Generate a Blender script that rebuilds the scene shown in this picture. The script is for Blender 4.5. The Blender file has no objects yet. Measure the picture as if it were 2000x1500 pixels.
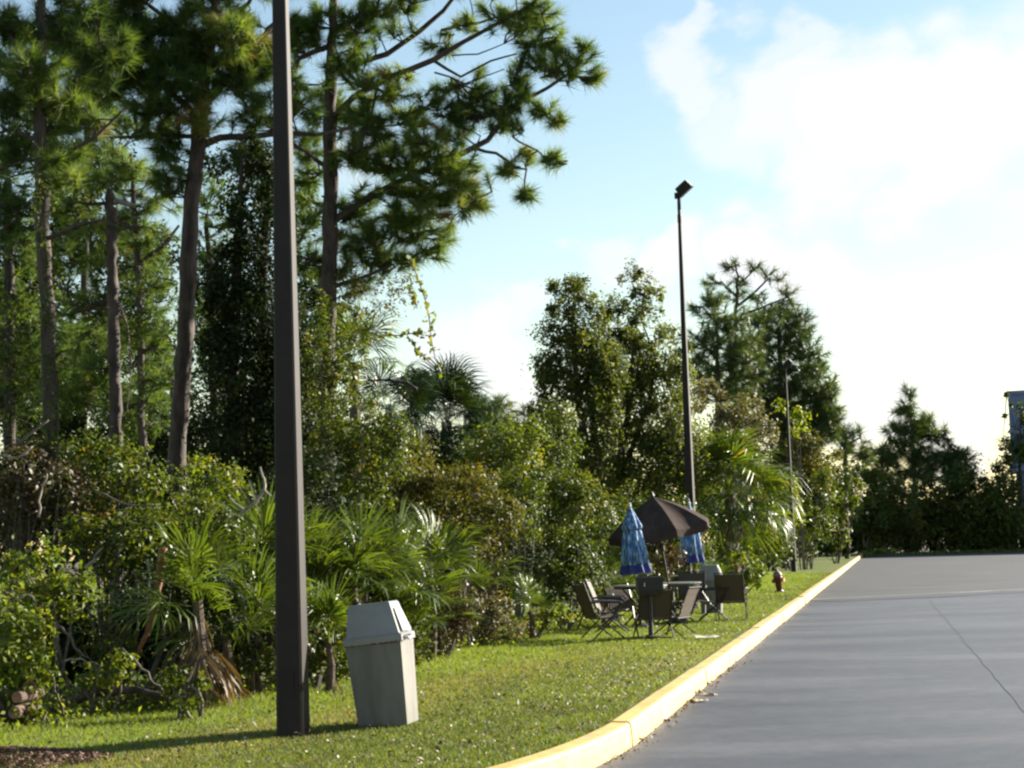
import bpy, math, random
import numpy as np
from mathutils import Vector, Matrix
R = math.radians
random.seed(7)
rng = np.random.default_rng(7)
S = bpy.context.scene
COL = S.collection

# ------------------------------------------------------------------ camera
FPX, CH = 3500.0, 1.6                      # focal length in photo pixels (photo 2000 x 1500), eye height
PITCH, ROLL = math.atan(318 * math.cos(R(1.66)) / FPX), R(-1.66)
CM = Matrix.Rotation(math.pi / 2 + PITCH, 3, 'X') @ Matrix.Rotation(ROLL, 3, 'Z')
cd = bpy.data.cameras.new('camera'); cam = bpy.data.objects.new('camera', cd); COL.objects.link(cam)
cam.matrix_world = Matrix.Translation((0, 0, CH)) @ CM.to_4x4()
cd.sensor_width = 36; cd.lens = FPX / 2000 * 36; cd.clip_start = 0.1; cd.clip_end = 6000
S.camera = cam

# ------------------------------------------------------------------ sun, sky, exposure
SUN_AZ, SUN_EL = R(56), R(21)              # azimuth clockwise from +Y
sun_dir = Vector((math.sin(SUN_AZ) * math.cos(SUN_EL), math.cos(SUN_AZ) * math.cos(SUN_EL), math.sin(SUN_EL)))
sl = bpy.data.lights.new('sun', 'SUN'); so = bpy.data.objects.new('sun', sl); COL.objects.link(so)
sl.energy = 5.0; sl.angle = R(0.5); sl.color = (1.0, 0.93, 0.80)
so.rotation_euler = sun_dir.to_track_quat('Z', 'Y').to_euler()
S.view_settings.view_transform = 'Standard'; S.view_settings.look = 'None'
S.view_settings.exposure = 1.75; S.view_settings.gamma = 1; S.view_settings.use_curve_mapping = False
S.cycles.filter_width = 2.4
S.cycles.max_bounces = 6; S.cycles.transmission_bounces = 4; S.cycles.transparent_max_bounces = 4
S.cycles.use_denoising = True

def ray(px, py):
    return CM @ Vector(((px - 1000) / FPX, -(py - 750) / FPX, -1))
def P(px, py, Y):                           # the point seen at pixel (px, py) whose distance along +Y is Y
    d = ray(px, py); t = Y / d.y
    return Vector((d.x * t, Y, CH + d.z * t))
def G(px, py, z=0.16):
    d = ray(px, py); t = (z - CH) / d.z
    return Vector((d.x * t, d.y * t, z))
LZ = 0.16                                   # lawn height above the road

W = bpy.data.worlds.new('World'); S.world = W; W.use_nodes = True
def build_world():
    nt = W.node_tree; N = nt.nodes; L = nt.links; N.clear()
    out = N.new('ShaderNodeOutputWorld'); bg = N.new('ShaderNodeBackground'); bg.inputs['Strength'].default_value = 0.053
    sky = N.new('ShaderNodeTexSky'); sky.sky_type = 'NISHITA'; sky.sun_disc = False
    sky.sun_elevation = SUN_EL; sky.sun_rotation = SUN_AZ; sky.altitude = 0; sky.air_density = 1.3; sky.dust_density = 0.25; sky.ozone_density = 1.3
    tc = N.new('ShaderNodeTexCoord')
    sc = N.new('ShaderNodeVectorMath'); sc.operation = 'MULTIPLY'; sc.inputs[1].default_value = (1, 1, 1.5)
    L.new(tc.outputs['Generated'], sc.inputs[0])
    n1 = N.new('ShaderNodeTexNoise'); n1.inputs['Scale'].default_value = 13; n1.inputs['Detail'].default_value = 7; n1.inputs['Roughness'].default_value = 0.55
    L.new(sc.outputs[0], n1.inputs['Vector'])
    sub = N.new('ShaderNodeVectorMath'); sub.operation = 'SUBTRACT'; sub.inputs[1].default_value = (.5, .5, .5); L.new(n1.outputs['Color'], sub.inputs[0])
    mul = N.new('ShaderNodeVectorMath'); mul.operation = 'SCALE'; mul.inputs['Scale'].default_value = 0.11; L.new(sub.outputs[0], mul.inputs[0])
    add = N.new('ShaderNodeVectorMath'); add.operation = 'ADD'; L.new(tc.outputs['Generated'], add.inputs[0]); L.new(mul.outputs[0], add.inputs[1])
    nrm = N.new('ShaderNodeVectorMath'); nrm.operation = 'NORMALIZE'; L.new(add.outputs[0], nrm.inputs[0])
    cur = None
    clouds = [(1375,115,85,.7),(1340,60,50,.6),(1450,230,110,.6),(1560,190,130,.85),(1720,230,170,1),(1900,230,190,1),(2120,230,230,1),(1620,330,110,.85),(1800,350,120,.9),(1540,100,80,.6),
              (1200,480,60,.6),(1330,490,90,.85),(1480,480,100,1),(1590,530,100,1),(1700,565,80,.9),(1790,575,50,.6),(950,650,95,.85),(860,700,85,.7),(1010,615,60,.6),(980,730,90,.7),
              (1760,830,100,.8),(1870,880,110,.75),(1950,640,70,.3),(720,300,80,.3)]
    for (px, py, r, w) in clouds:
        c = ray(px, py).normalized(); a = r / FPX
        d = N.new('ShaderNodeVectorMath'); d.operation = 'DISTANCE'; d.inputs[1].default_value = c; L.new(nrm.outputs[0], d.inputs[0])
        m = N.new('ShaderNodeMapRange'); m.interpolation_type = 'SMOOTHSTEP'
        m.inputs['From Min'].default_value = a * 1.22; m.inputs['From Max'].default_value = a * 0.50
        m.inputs['To Min'].default_value = 0; m.inputs['To Max'].default_value = w
        L.new(d.outputs['Value'], m.inputs['Value'])
        if cur is None: cur = m.outputs[0]
        else:
            x = N.new('ShaderNodeMath'); x.operation = 'MAXIMUM'; L.new(cur, x.inputs[0]); L.new(m.outputs[0], x.inputs[1]); cur = x.outputs[0]
    # the same kind of cloud carries on over the rest of the sky
    n2 = N.new('ShaderNodeTexNoise'); n2.inputs['Scale'].default_value = 4.2; n2.inputs['Detail'].default_value = 8; n2.inputs['Roughness'].default_value = 0.55
    L.new(sc.outputs[0], n2.inputs['Vector'])
    r2 = N.new('ShaderNodeMapRange'); r2.interpolation_type = 'SMOOTHSTEP'; r2.inputs['From Min'].default_value = .62; r2.inputs['From Max'].default_value = .78; L.new(n2.outputs['Fac'], r2.inputs['Value'])
    x = N.new('ShaderNodeMath'); x.operation = 'MAXIMUM'; L.new(cur, x.inputs[0]); L.new(r2.outputs[0], x.inputs[1])
    mix = N.new('ShaderNodeMix'); mix.data_type = 'RGBA'; mix.inputs[7].default_value = (5.8, 5.85, 5.95, 1)
    L.new(x.outputs[0], mix.inputs[0]); L.new(sky.outputs[0], mix.inputs[6])
    L.new(mix.outputs[2], bg.inputs['Color']); L.new(bg.outputs[0], out.inputs['Surface'])
build_world()

# ------------------------------------------------------------------ helpers: objects
def tag(o, label=None, cat=None, group=None, kind=None):
    if label: o['label'] = label
    if cat: o['category'] = cat
    if group: o['group'] = group
    if kind: o['kind'] = kind
    return o
def thing(name, label, cat, loc, rz=0, group=None, tilt=(0, 0)):
    o = bpy.data.objects.new(name, None); COL.objects.link(o); o.empty_display_size = .2
    o.location = loc; o.rotation_euler = (tilt[0], tilt[1], rz)
    return tag(o, label, cat, group)
def copy_tree(o, parent=None):
    c = o.copy(); COL.objects.link(c); c.parent = parent
    for ch in list(o.children): copy_tree(ch, c)
    return c
def link_mesh(name, me, mat, parent=None, smooth=False):
    if mat: me.materials.append(mat)
    if smooth: me.polygons.foreach_set('use_smooth', np.ones(len(me.polygons), dtype=bool))
    o = bpy.data.objects.new(name, me); COL.objects.link(o); o.parent = parent
    return o
class MB:
    def __init__(self): self.v = []; self.f = []
    def quad(self, a, b, c, d):
        i = len(self.v); self.v += [tuple(a), tuple(b), tuple(c), tuple(d)]; self.f.append((i, i+1, i+2, i+3)); return self
    def hexa(self, bot, top):               # two rings of 4 points
        i = len(self.v); self.v += [tuple(p) for p in bot] + [tuple(p) for p in top]
        self.f += [(i+3, i+2, i+1, i), (i+4, i+5, i+6, i+7)] + [(i+k, i+(k+1) % 4, i+4+(k+1) % 4, i+4+k) for k in range(4)]; return self
    def box(self, x0, x1, y0, y1, z0, z1, bv=0):
        if bv <= 0:
            return self.hexa([(x0,y0,z0),(x1,y0,z0),(x1,y1,z0),(x0,y1,z0)], [(x0,y0,z1),(x1,y0,z1),(x1,y1,z1),(x0,y1,z1)])
        def ring(e, z):
            return [(x0+e,y0,z),(x1-e,y0,z),(x1,y0+e,z),(x1,y1-e,z),(x1-e,y1,z),(x0+e,y1,z),(x0,y1-e,z),(x0,y0+e,z)]
        return self.loft([ring(bv, z0), ring(bv, z1 - bv), [(x*.0+p[0]+(0), p[1], z1) for x, p in zip(range(8), [(a+(bv*.6 if a < (x0+x1)/2 else -bv*.6), b+(bv*.6 if b < (y0+y1)/2 else -bv*.6), 0) for a, b, _ in ring(bv, 0)])]])
    def loft(self, rings, cap=True):
        i = len(self.v); n = len(rings[0])
        for r in rings: self.v += [tuple(p) for p in r]
        for k in range(len(rings) - 1):
            for j in range(n):
                a = i + k*n + j; b = i + k*n + (j+1) % n
                self.f.append((a, b, b + n, a + n))
        if cap:
            self.f.append(tuple(range(i + n - 1, i - 1, -1))); e = i + (len(rings)-1)*n; self.f.append(tuple(range(e, e + n)))
        return self
    def tube(self, pts, rad, n=6, cap=True):
        pts = [Vector(p) for p in pts]; m = len(pts)
        if not hasattr(rad, '__len__'): rad = [rad] * m
        rings = []; ref = Vector((0.31, 0.17, 0.93))
        for k in range(m):
            t = (pts[min(k+1, m-1)] - pts[max(k-1, 0)]).normalized()
            u = t.cross(ref)
            if u.length < 1e-3: u = t.cross(Vector((1, 0, 0)))
            u.normalize(); w = t.cross(u)
            rings.append([pts[k] + (u * math.cos(2*math.pi*j/n) + w * math.sin(2*math.pi*j/n)) * rad[k] for j in range(n)])
        return self.loft(rings, cap)
    def lathe(self, prof, n=16, cap=True, c=(0, 0)):
        return self.loft([[(c[0] + r*math.cos(2*math.pi*j/n), c[1] + r*math.sin(2*math.pi*j/n), z) for j in range(n)] for r, z in prof], cap)
    def build(self, name, mat, parent=None, smooth=False, origin=None):
        v = self.v
        if origin is not None: v = [(p[0]-origin[0], p[1]-origin[1], p[2]-origin[2]) for p in v]
        me = bpy.data.meshes.new(name); me.from_pydata(v, [], self.f); me.update()
        return link_mesh(name, me, mat, parent, smooth)
def np_mesh(name, V, F, mat, parent=None, tint=None, kind=None):
    """V (n,3), F (m,k) faces of one size"""
    me = bpy.data.meshes.new(name); k = F.shape[1]
    me.vertices.add(len(V)); me.vertices.foreach_set('co', V.astype(np.float32).ravel())
    me.loops.add(F.size); me.loops.foreach_set('vertex_index', F.astype(np.int32).ravel())
    me.polygons.add(len(F)); me.polygons.foreach_set('loop_start', np.arange(0, F.size, k, dtype=np.int32))
    me.update(calc_edges=True)
    if tint is not None:
        me.attributes.new('tint', 'FLOAT', 'FACE').data.foreach_set('value', tint.astype(np.float32))
    o = link_mesh(name, me, mat, parent)
    if kind: o['kind'] = kind
    return o

# ------------------------------------------------------------------ materials
def nodes(name):
    m = bpy.data.materials.new(name); m.use_nodes = True; nt = m.node_tree
    return m, nt.nodes, nt.links, nt.nodes['Principled BSDF']
def ramp(N, stops):
    r = N.new('ShaderNodeValToRGB'); e = r.color_ramp.elements
    while len(e) < len(stops): e.new(.5)
    for el, (p, c) in zip(e, stops): el.position = p; el.color = (*c, 1)
    return r
def surf(name, c1, c2, scale=8, rough=.6, metal=0, bump=0, bscale=None, stretch=(1, 1, 1), detail=6, spec=.5, lo=.35, hi=.65, c3=None):
    m, N, L, B = nodes(name)
    tc = N.new('ShaderNodeTexCoord'); mp = N.new('ShaderNodeMapping'); mp.inputs['Scale'].default_value = stretch; L.new(tc.outputs['Object'], mp.inputs['Vector'])
    n = N.new('ShaderNodeTexNoise'); n.inputs['Scale'].default_value = scale; n.inputs['Detail'].default_value = detail; n.inputs['Roughness'].default_value = .62; L.new(mp.outputs[0], n.inputs['Vector'])
    r = ramp(N, [(lo, c1), (hi, c2)] if c3 is None else [(lo, c1), ((lo+hi)/2, c2), (hi, c3)]); L.new(n.outputs['Fac'], r.inputs[0]); L.new(r.outputs[0], B.inputs['Base Color'])
    B.inputs['Roughness'].default_value = rough; B.inputs['Metallic'].default_value = metal; B.inputs['Specular IOR Level'].default_value = spec
    if bump:
        n2 = N.new('ShaderNodeTexNoise'); n2.inputs['Scale'].default_value = bscale or scale * 4; n2.inputs['Detail'].default_value = 5; L.new(mp.outputs[0], n2.inputs['Vector'])
        b = N.new('ShaderNodeBump'); b.inputs['Strength'].default_value = bump; b.inputs['Distance'].default_value = .02; L.new(n2.outputs['Fac'], b.inputs['Height']); L.new(b.outputs[0], B.inputs['Normal'])
    return m
def leaf_mat(name, stops, rough=.52, trans=.38, tcol=1.5, spec=.32):
    m, N, L, B = nodes(name)
    a = N.new('ShaderNodeAttribute'); a.attribute_name = 'tint'
    r = ramp(N, stops); L.new(a.outputs['Fac'], r.inputs[0]); L.new(r.outputs[0], B.inputs['Base Color'])
    B.inputs['Roughness'].default_value = rough; B.inputs['Specular IOR Level'].default_value = spec
    t = N.new('ShaderNodeBsdfTranslucent'); k = N.new('ShaderNodeMix'); k.data_type = 'RGBA'; k.blend_type = 'MULTIPLY'; k.inputs[0].default_value = 1
    k.inputs[7].default_value = (tcol * 1.05, tcol, tcol * .35, 1); L.new(r.outputs[0], k.inputs[6]); L.new(k.outputs[2], t.inputs['Color'])
    x = N.new('ShaderNodeMixShader'); x.inputs[0].default_value = trans; L.new(B.outputs[0], x.inputs[1]); L.new(t.outputs[0], x.inputs[2])
    L.new(x.outputs[0], N['Material Output'].inputs['Surface'])
    return m
M = {}
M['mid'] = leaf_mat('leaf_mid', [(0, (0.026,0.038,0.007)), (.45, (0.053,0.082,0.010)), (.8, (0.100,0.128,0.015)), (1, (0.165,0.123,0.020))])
M['bright'] = leaf_mat('leaf_bright', [(0, (0.047,0.069,0.009)), (.4, (0.099,0.148,0.015)), (.8, (0.173,0.200,0.023)), (1, (0.266,0.180,0.031))], trans=.4)
M['glossy'] = leaf_mat('leaf_glossy', [(0, (0.026,0.040,0.007)), (.5, (0.064,0.095,0.010)), (.85, (0.129,0.143,0.017)), (1, (0.234,0.143,0.031))], rough=.5, spec=.35)
M['olive'] = leaf_mat('leaf_olive', [(0, (0.038,0.042,0.010)), (.5, (0.080,0.086,0.015)), (.85, (0.133,0.122,0.023)), (1, (0.173,0.105,0.033))])
M['feather'] = leaf_mat('leaf_feather', [(0, (0.042,0.057,0.020)), (.5, (0.095,0.121,0.031)), (.85, (0.178,0.192,0.045)), (1, (0.231,0.173,0.057))], rough=.55, spec=.25, trans=.48)
M['fan_dark'] = leaf_mat('palm_fan_dark', [(0, (.010,.022,.008)), (.6, (.026,.050,.012)), (1, (.06,.075,.02))], rough=.4, trans=.2)
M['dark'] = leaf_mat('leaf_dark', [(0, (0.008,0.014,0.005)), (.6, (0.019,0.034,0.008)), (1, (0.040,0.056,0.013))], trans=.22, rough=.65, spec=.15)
M['brown'] = leaf_mat('leaf_brown', [(0, (0.031,0.019,0.011)), (.4, (0.076,0.046,0.024)), (.75, (0.051,0.068,0.017)), (1, (0.203,0.134,0.074))], trans=.25, rough=.5)
M['grey'] = leaf_mat('leaf_grey', [(0, (0.061,0.058,0.034)), (.5, (0.115,0.113,0.057)), (1, (0.189,0.154,0.081))])
M['lime'] = leaf_mat('leaf_lime', [(0, (0.091,0.123,0.011)), (.5, (0.181,0.233,0.018)), (1, (0.288,0.295,0.027))], trans=.42)
M['needle'] = leaf_mat('pine_needle', [(0, (0.033,0.060,0.026)), (.4, (0.084,0.140,0.037)), (.8, (0.182,0.244,0.059)), (1, (0.333,0.199,0.120))], rough=.6, trans=.38, spec=.25)
M['needle_far'] = leaf_mat('pine_needle_far', [(0, (0.030,0.049,0.018)), (.45, (0.068,0.108,0.029)), (.85, (0.137,0.172,0.043)), (1, (0.189,0.143,0.053))], rough=.45, trans=.25)
M['fan'] = leaf_mat('palm_fan', [(0, (0.030,0.049,0.010)), (.5, (0.068,0.107,0.014)), (.9, (0.121,0.149,0.021)), (1, (0.203,0.143,0.031))], rough=.4, trans=.36, spec=.42)
M['fan_old'] = leaf_mat('palm_fan_old', [(0, (0.063,0.037,0.019)), (.6, (0.133,0.088,0.049)), (1, (0.210,0.156,0.091))], rough=.5, trans=.2)
M['grass'] = leaf_mat('grass_blade', [(0, (.06,.072,.024)), (.35, (.115,.145,.036)), (.75, (.18,.24,.045)), (1, (.215,.165,.095))], rough=.6, trans=.42, spec=.3)
M['weed'] = leaf_mat('weed_leaf', [(0, (0.060,0.086,0.011)), (.5, (0.136,0.197,0.020)), (1, (0.258,0.271,0.037))], rough=.38, trans=.42)
M['litter'] = leaf_mat('dry_litter', [(0, (.05,.03,.018)), (.5, (.12,.075,.045)), (1, (.26,.19,.12))], trans=.1, rough=.6)
M['mulch'] = leaf_mat('mulch_chip', [(0, (.06,.03,.02)), (.5, (.13,.065,.045)), (1, (.22,.13,.095))], trans=.02, rough=.7)
M['clover'] = leaf_mat('clover_head', [(0, (.45,.38,.36)), (1, (.62,.55,.52))], trans=.2, rough=.6)
M['bark'] = surf('pine_bark', (.022,.016,.013), (.085,.058,.046), 9, .85, bump=.9, bscale=16, stretch=(1, 1, .35))
M['bark_dark'] = surf('dark_bark', (.020,.015,.012), (.065,.048,.038), 9, .9, bump=.8, bscale=16, stretch=(1, 1, .35))
M['twig'] = surf('grey_twig', (.06,.046,.034), (.16,.13,.10), 30, .8)
M['pale'] = surf('bleached_wood', (.17,.14,.11), (.32,.27,.22), 14, .75)
M['rust_wood'] = surf('orange_dead_wood', (.12,.05,.022), (.26,.11,.045), 14, .8, bump=.4)
M['palm_bark'] = surf('palm_bark', (.05,.034,.022), (.15,.105,.07), 16, .9, bump=.7)
M['petiole'] = surf('frond_stalk', (.06,.09,.02), (.12,.13,.04), 12, .5)

def asphalt(name, c1, c2, rough, streak):
    m, N, L, B = nodes(name)
    tc = N.new('ShaderNodeTexCoord'); mp = N.new('ShaderNodeMapping'); mp.inputs['Scale'].default_value = (1, streak, 1); mp.inputs['Rotation'].default_value = (0, 0, R(6)); L.new(tc.outputs['Object'], mp.inputs['Vector'])
    n = N.new('ShaderNodeTexNoise'); n.inputs['Scale'].default_value = .22; n.inputs['Detail'].default_value = 9; n.inputs['Roughness'].default_value = .65; L.new(mp.outputs[0], n.inputs['Vector'])
    f = N.new('ShaderNodeTexNoise'); f.inputs['Scale'].default_value = 26; f.inputs['Detail'].default_value = 6; f.inputs['Roughness'].default_value = .75; L.new(tc.outputs['Object'], f.inputs['Vector'])
    g = N.new('ShaderNodeTexNoise'); g.inputs['Scale'].default_value = 4.5; g.inputs['Detail'].default_value = 10; g.inputs['Roughness'].default_value = .82; L.new(tc.outputs['Object'], g.inputs['Vector'])
    gg = N.new('ShaderNodeMath'); gg.operation = 'MULTIPLY_ADD'; gg.inputs[1].default_value = 1.1; gg.inputs[2].default_value = -.55; L.new(g.outputs['Fac'], gg.inputs[0])
    g2 = N.new('ShaderNodeMath'); g2.operation = 'ADD'; L.new(gg.outputs[0], g2.inputs[0]); L.new(n.outputs['Fac'], g2.inputs[1])
    a = N.new('ShaderNodeMath'); a.operation = 'MULTIPLY_ADD'; a.inputs[1].default_value = .6; L.new(f.outputs['Fac'], a.inputs[0]); L.new(g2.outputs[0], a.inputs[2])
    r = ramp(N, [(.50, [x*.7 for x in c1]), (.80, [(x+y)/2 for x, y in zip(c1, c2)]), (1.0, [x*1.1 for x in c2])]); L.new(a.outputs[0], r.inputs[0]); L.new(r.outputs[0], B.inputs['Base Color'])
    rr = N.new('ShaderNodeMapRange'); rr.inputs['From Min'].default_value = .35; rr.inputs['From Max'].default_value = .7; rr.inputs['To Min'].default_value = rough - .06; rr.inputs['To Max'].default_value = rough + .08
    L.new(n.outputs['Fac'], rr.inputs['Value']); L.new(rr.outputs[0], B.inputs['Roughness'])
    b = N.new('ShaderNodeBump'); b.inputs['Strength'].default_value = .35; b.inputs['Distance'].default_value = .006; L.new(f.outputs['Fac'], b.inputs['Height']); L.new(b.outputs[0], B.inputs['Normal'])
    return m
M['asphalt'] = asphalt('sealed_asphalt', (.036,.0355,.039), (.080,.079,.086), .53, 3)
M['asphalt_old'] = asphalt('old_asphalt', (.018,.0175,.018), (.034,.032,.032), .72, 2)
M['seam_shade'] = surf('seam_shadow', (.028,.028,.032), (.042,.042,.048), 6, .6)  # dark tone for the cast shadow painted along the road seam
M['crack'] = surf('crack_filler', (.042,.0415,.044), (.052,.051,.054), 6, .6)
M['soil'] = surf('woodland_soil', (.035,.024,.014), (.075,.055,.03), 2.5, .95, bump=.4)
def lawn_mat():
    m, N, L, B = nodes('lawn')
    tc = N.new('ShaderNodeTexCoord')
    n = N.new('ShaderNodeTexNoise'); n.inputs['Scale'].default_value = .55; n.inputs['Detail'].default_value = 7; n.inputs['Roughness'].default_value = .62; L.new(tc.outputs['Object'], n.inputs['Vector'])
    f = N.new('ShaderNodeTexNoise'); f.inputs['Scale'].default_value = 22; f.inputs['Detail'].default_value = 4; L.new(tc.outputs['Object'], f.inputs['Vector'])
    a = N.new('ShaderNodeMath'); a.operation = 'MULTIPLY_ADD'; a.inputs[1].default_value = .5; L.new(f.outputs['Fac'], a.inputs[0]); L.new(n.outputs['Fac'], a.inputs[2])
    r = ramp(N, [(.5, (.07,.085,.020)), (.72, (.105,.14,.03)), (.95, (.15,.13,.05))]); L.new(a.outputs[0], r.inputs[0]); L.new(r.outputs[0], B.inputs['Base Color'])
    B.inputs['Roughness'].default_value = .95; B.inputs['Specular IOR Level'].default_value = .1
    b = N.new('ShaderNodeBump'); b.inputs['Strength'].default_value = .8; b.inputs['Distance'].default_value = .04; L.new(f.outputs['Fac'], b.inputs['Height']); L.new(b.outputs[0], B.inputs['Normal'])
    return m
M['lawn'] = lawn_mat()
def kerb_mat():
    m, N, L, B = nodes('yellow_kerb_paint')
    tc = N.new('ShaderNodeTexCoord')
    def nz(sc, det, ro=.6):
        n = N.new('ShaderNodeTexNoise'); n.inputs['Scale'].default_value = sc; n.inputs['Detail'].default_value = det; n.inputs['Roughness'].default_value = ro; L.new(tc.outputs['Object'], n.inputs['Vector']); return n
    a, b, c = nz(4, 6), nz(1.6, 9, .72), nz(45, 4)
    r = ramp(N, [(.3, (.44,.29,.075)), (.65, (.60,.425,.14))]); L.new(a.outputs['Fac'], r.inputs[0])
    w = ramp(N, [(.54, (0, 0, 0)), (.62, (.9, .9, .9))]); L.new(b.outputs['Fac'], w.inputs[0])
    k = N.new('ShaderNodeMix'); k.data_type = 'RGBA'; k.inputs[7].default_value = (.30, .25, .185, 1); L.new(w.outputs[0], k.inputs[0]); L.new(r.outputs[0], k.inputs[6]); L.new(k.outputs[2], B.inputs['Base Color'])
    B.inputs['Roughness'].default_value = .65
    bu = N.new('ShaderNodeBump'); bu.inputs['Strength'].default_value = .4; bu.inputs['Distance'].default_value = .012; L.new(c.outputs['Fac'], bu.inputs['Height']); L.new(bu.outputs[0], B.inputs['Normal'])
    return m
M['kerb'] = kerb_mat() or surf('yellow_kerb_paint', (.38,.225,.05), (.52,.335,.10), 5, .6, bump=.25, bscale=40, lo=.25, hi=.6)
M['concrete'] = surf('bare_concrete', (.20,.18,.15), (.34,.31,.27), 8, .8, bump=.3)
M['bronze'] = surf('bronze_paint', (.019,.0145,.0125), (.027,.020,.0175), 3, .6, spec=.22)
M['lamp_glass'] = surf('lamp_lens', (.5,.48,.42), (.6,.58,.5), 5, .3)
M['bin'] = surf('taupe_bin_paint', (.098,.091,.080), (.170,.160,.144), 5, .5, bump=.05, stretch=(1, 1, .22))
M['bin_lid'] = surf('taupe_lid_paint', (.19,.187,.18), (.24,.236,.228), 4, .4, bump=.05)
M['rust'] = surf('rust', (.05,.022,.012), (.12,.05,.025), 20, .85, bump=.5)
M['chrome'] = surf('chrome', (.6,.6,.6), (.7,.7,.7), 5, .18, metal=1)
M['frame'] = surf('dark_chair_metal', (.018,.015,.013), (.030,.025,.022), 10, .42)
M['sling'] = surf('brown_sling', (.055,.036,.024), (.085,.058,.038), 60, .7, stretch=(1, 1, 6))
M['tabletop'] = surf('grey_green_tabletop', (.20,.21,.17), (.28,.29,.24), 10, .25)
M['canopy'] = surf('brown_canvas', (.045,.031,.025), (.068,.048,.040), 6, .9, spec=.1)
M['black_iron'] = surf('black_iron', (.010,.010,.010), (.020,.019,.018), 14, .55, bump=.2)
M['hydrant'] = surf('dark_red_paint', (.070,.011,.010), (.12,.022,.018), 9, .5)
M['hydrant_top'] = surf('faded_pink_paint', (.17,.09,.08), (.26,.16,.14), 10, .6)
M['hydrant_cap'] = surf('orange_cap_paint', (.42,.17,.03), (.55,.25,.05), 10, .5)
M['blue_wall'] = surf('blue_wall_paint', (.095,.135,.25), (.12,.165,.30), 1.2, .6)
M['blue_trim'] = surf('pale_blue_trim', (.16,.21,.36), (.19,.25,.42), 2, .5)
M['dark_glass'] = surf('dark_window_glass', (.02,.03,.05), (.03,.04,.06), 1, .08)
M['log'] = surf('log_bark', (.06,.036,.024), (.13,.075,.05), 9, .85, bump=.7)
M['log_end'] = surf('log_cut_face', (.16,.075,.045), (.26,.135,.085), 10, .8)
M['paper'] = surf('cream_paper', (.50,.44,.30), (.64,.57,.42), 6, .6)
M['purple'] = surf('purple_foil', (.12,.07,.32), (.18,.11,.42), 9, .4)
M['dryleaf'] = surf('curled_dry_leaf', (.10,.055,.025), (.20,.12,.055), 16, .6)
def blue_print():
    m, N, L, B = nodes('blue_streaked_fabric')
    tc = N.new('ShaderNodeTexCoord'); mp = N.new('ShaderNodeMapping'); mp.inputs['Scale'].default_value = (1, 1, .16); L.new(tc.outputs['Object'], mp.inputs['Vector'])
    n = N.new('ShaderNodeTexNoise'); n.inputs['Scale'].default_value = 34; n.inputs['Detail'].default_value = 4; L.new(mp.outputs[0], n.inputs['Vector'])
    r = ramp(N, [(.36, (.02,.045,.16)), (.46, (.06,.15,.36)), (.56, (.16,.32,.52)), (.66, (.55,.68,.74))]); L.new(n.outputs['Fac'], r.inputs[0]); L.new(r.outputs[0], B.inputs['Base Color'])
    B.inputs['Roughness'].default_value = .75
    return m
M['blue_print'] = blue_print()
M['navy'] = surf('navy_hem', (.018,.03,.16), (.03,.05,.22), 30, .75)
M['white_metal'] = surf('white_metal', (.6,.6,.6), (.7,.7,.7), 5, .4)

# ------------------------------------------------------------------ setting: ground, road, lawn, kerb
KA = math.atan(0.2062)
kd = Vector((math.sin(KA), math.cos(KA), 0)); kn = Vector((-math.cos(KA), math.sin(KA), 0))   # along the kerb; towards the lawn
def kx(y): return -2.10 + .2062 * y
K0 = Vector((kx(14.6), 14.6, 0)); KR = 13.0
KC = K0 + kn * KR
KLEN = 150.0; ARC = KR * math.pi / 2
def kpos(s, off=0.0):
    """s metres along the kerb from the far end towards the camera; off metres from the road face towards the lawn"""
    Ls = (kx(KLEN) - K0.x) / kd.x
    if s <= Ls: return K0 + kd * (Ls - s) + kn * off, -kd, kn
    a = (s - Ls) / KR
    if a <= math.pi / 2:
        n = kn * math.cos(a) + kd * math.sin(a) * 1.0
        return KC - n * (KR - off), Vector((-n.y, n.x, 0)) * -1, n
    n = kd
    return KC - n * (KR - off) + kn * (s - Ls - ARC), kn, n
LS = (kx(KLEN) - K0.x) / kd.x
STOT = LS + ARC + 30
def sheet(name, pts, z, mat, kind='structure'):
    me = bpy.data.meshes.new(name); me.from_pydata([(p[0], p[1], z) for p in pts], [], [tuple(range(len(pts)))]); me.update()
    return tag(link_mesh(name, me, mat), kind=kind)
ss = [0, LS] + [LS + ARC * i / 24 for i in range(1, 25)] + [STOT]
inner = [kpos(s, .12)[0] for s in ss]; outer = [kpos(s, .04)[0] for s in ss]
bg_ = sheet('ground', [(-2500, -2500), (2500, -2500), (2500, 2500), (-2500, 2500)], -.03, M['soil'])
lawn_pts = [(-140, KLEN)] + [(p.x, p.y) for p in inner] + [(-140, inner[-1].y)]
lawn = sheet('lawn', [(p[0], p[1]) for p in lawn_pts][::-1], LZ, M['lawn'])
SEAM_A, SEAM_B = G(1592, 1172, 0), G(2000, 1152, 0)
def seam_x(x): return SEAM_A.y + (SEAM_B.y - SEAM_A.y) * (x - SEAM_A.x) / (SEAM_B.x - SEAM_A.x)
sy = seam_x(SEAM_A.x - 1)
ys = [p for p in outer if p.y < SEAM_A.y]
near = [(kx(SEAM_A.y) - .04, SEAM_A.y)] + [(p.x, p.y) for p in ys] + [(outer[-1].x, -40), (90, -40), (90, seam_x(90))]
road = sheet('road', near, 0.0, M['asphalt'])
far = [(kx(SEAM_A.y) - .05, SEAM_A.y), (90, seam_x(90)), (90, KLEN), (kx(KLEN), KLEN)]
lot = sheet('parking_lot', far, 0.004, M['asphalt_old'])
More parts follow.
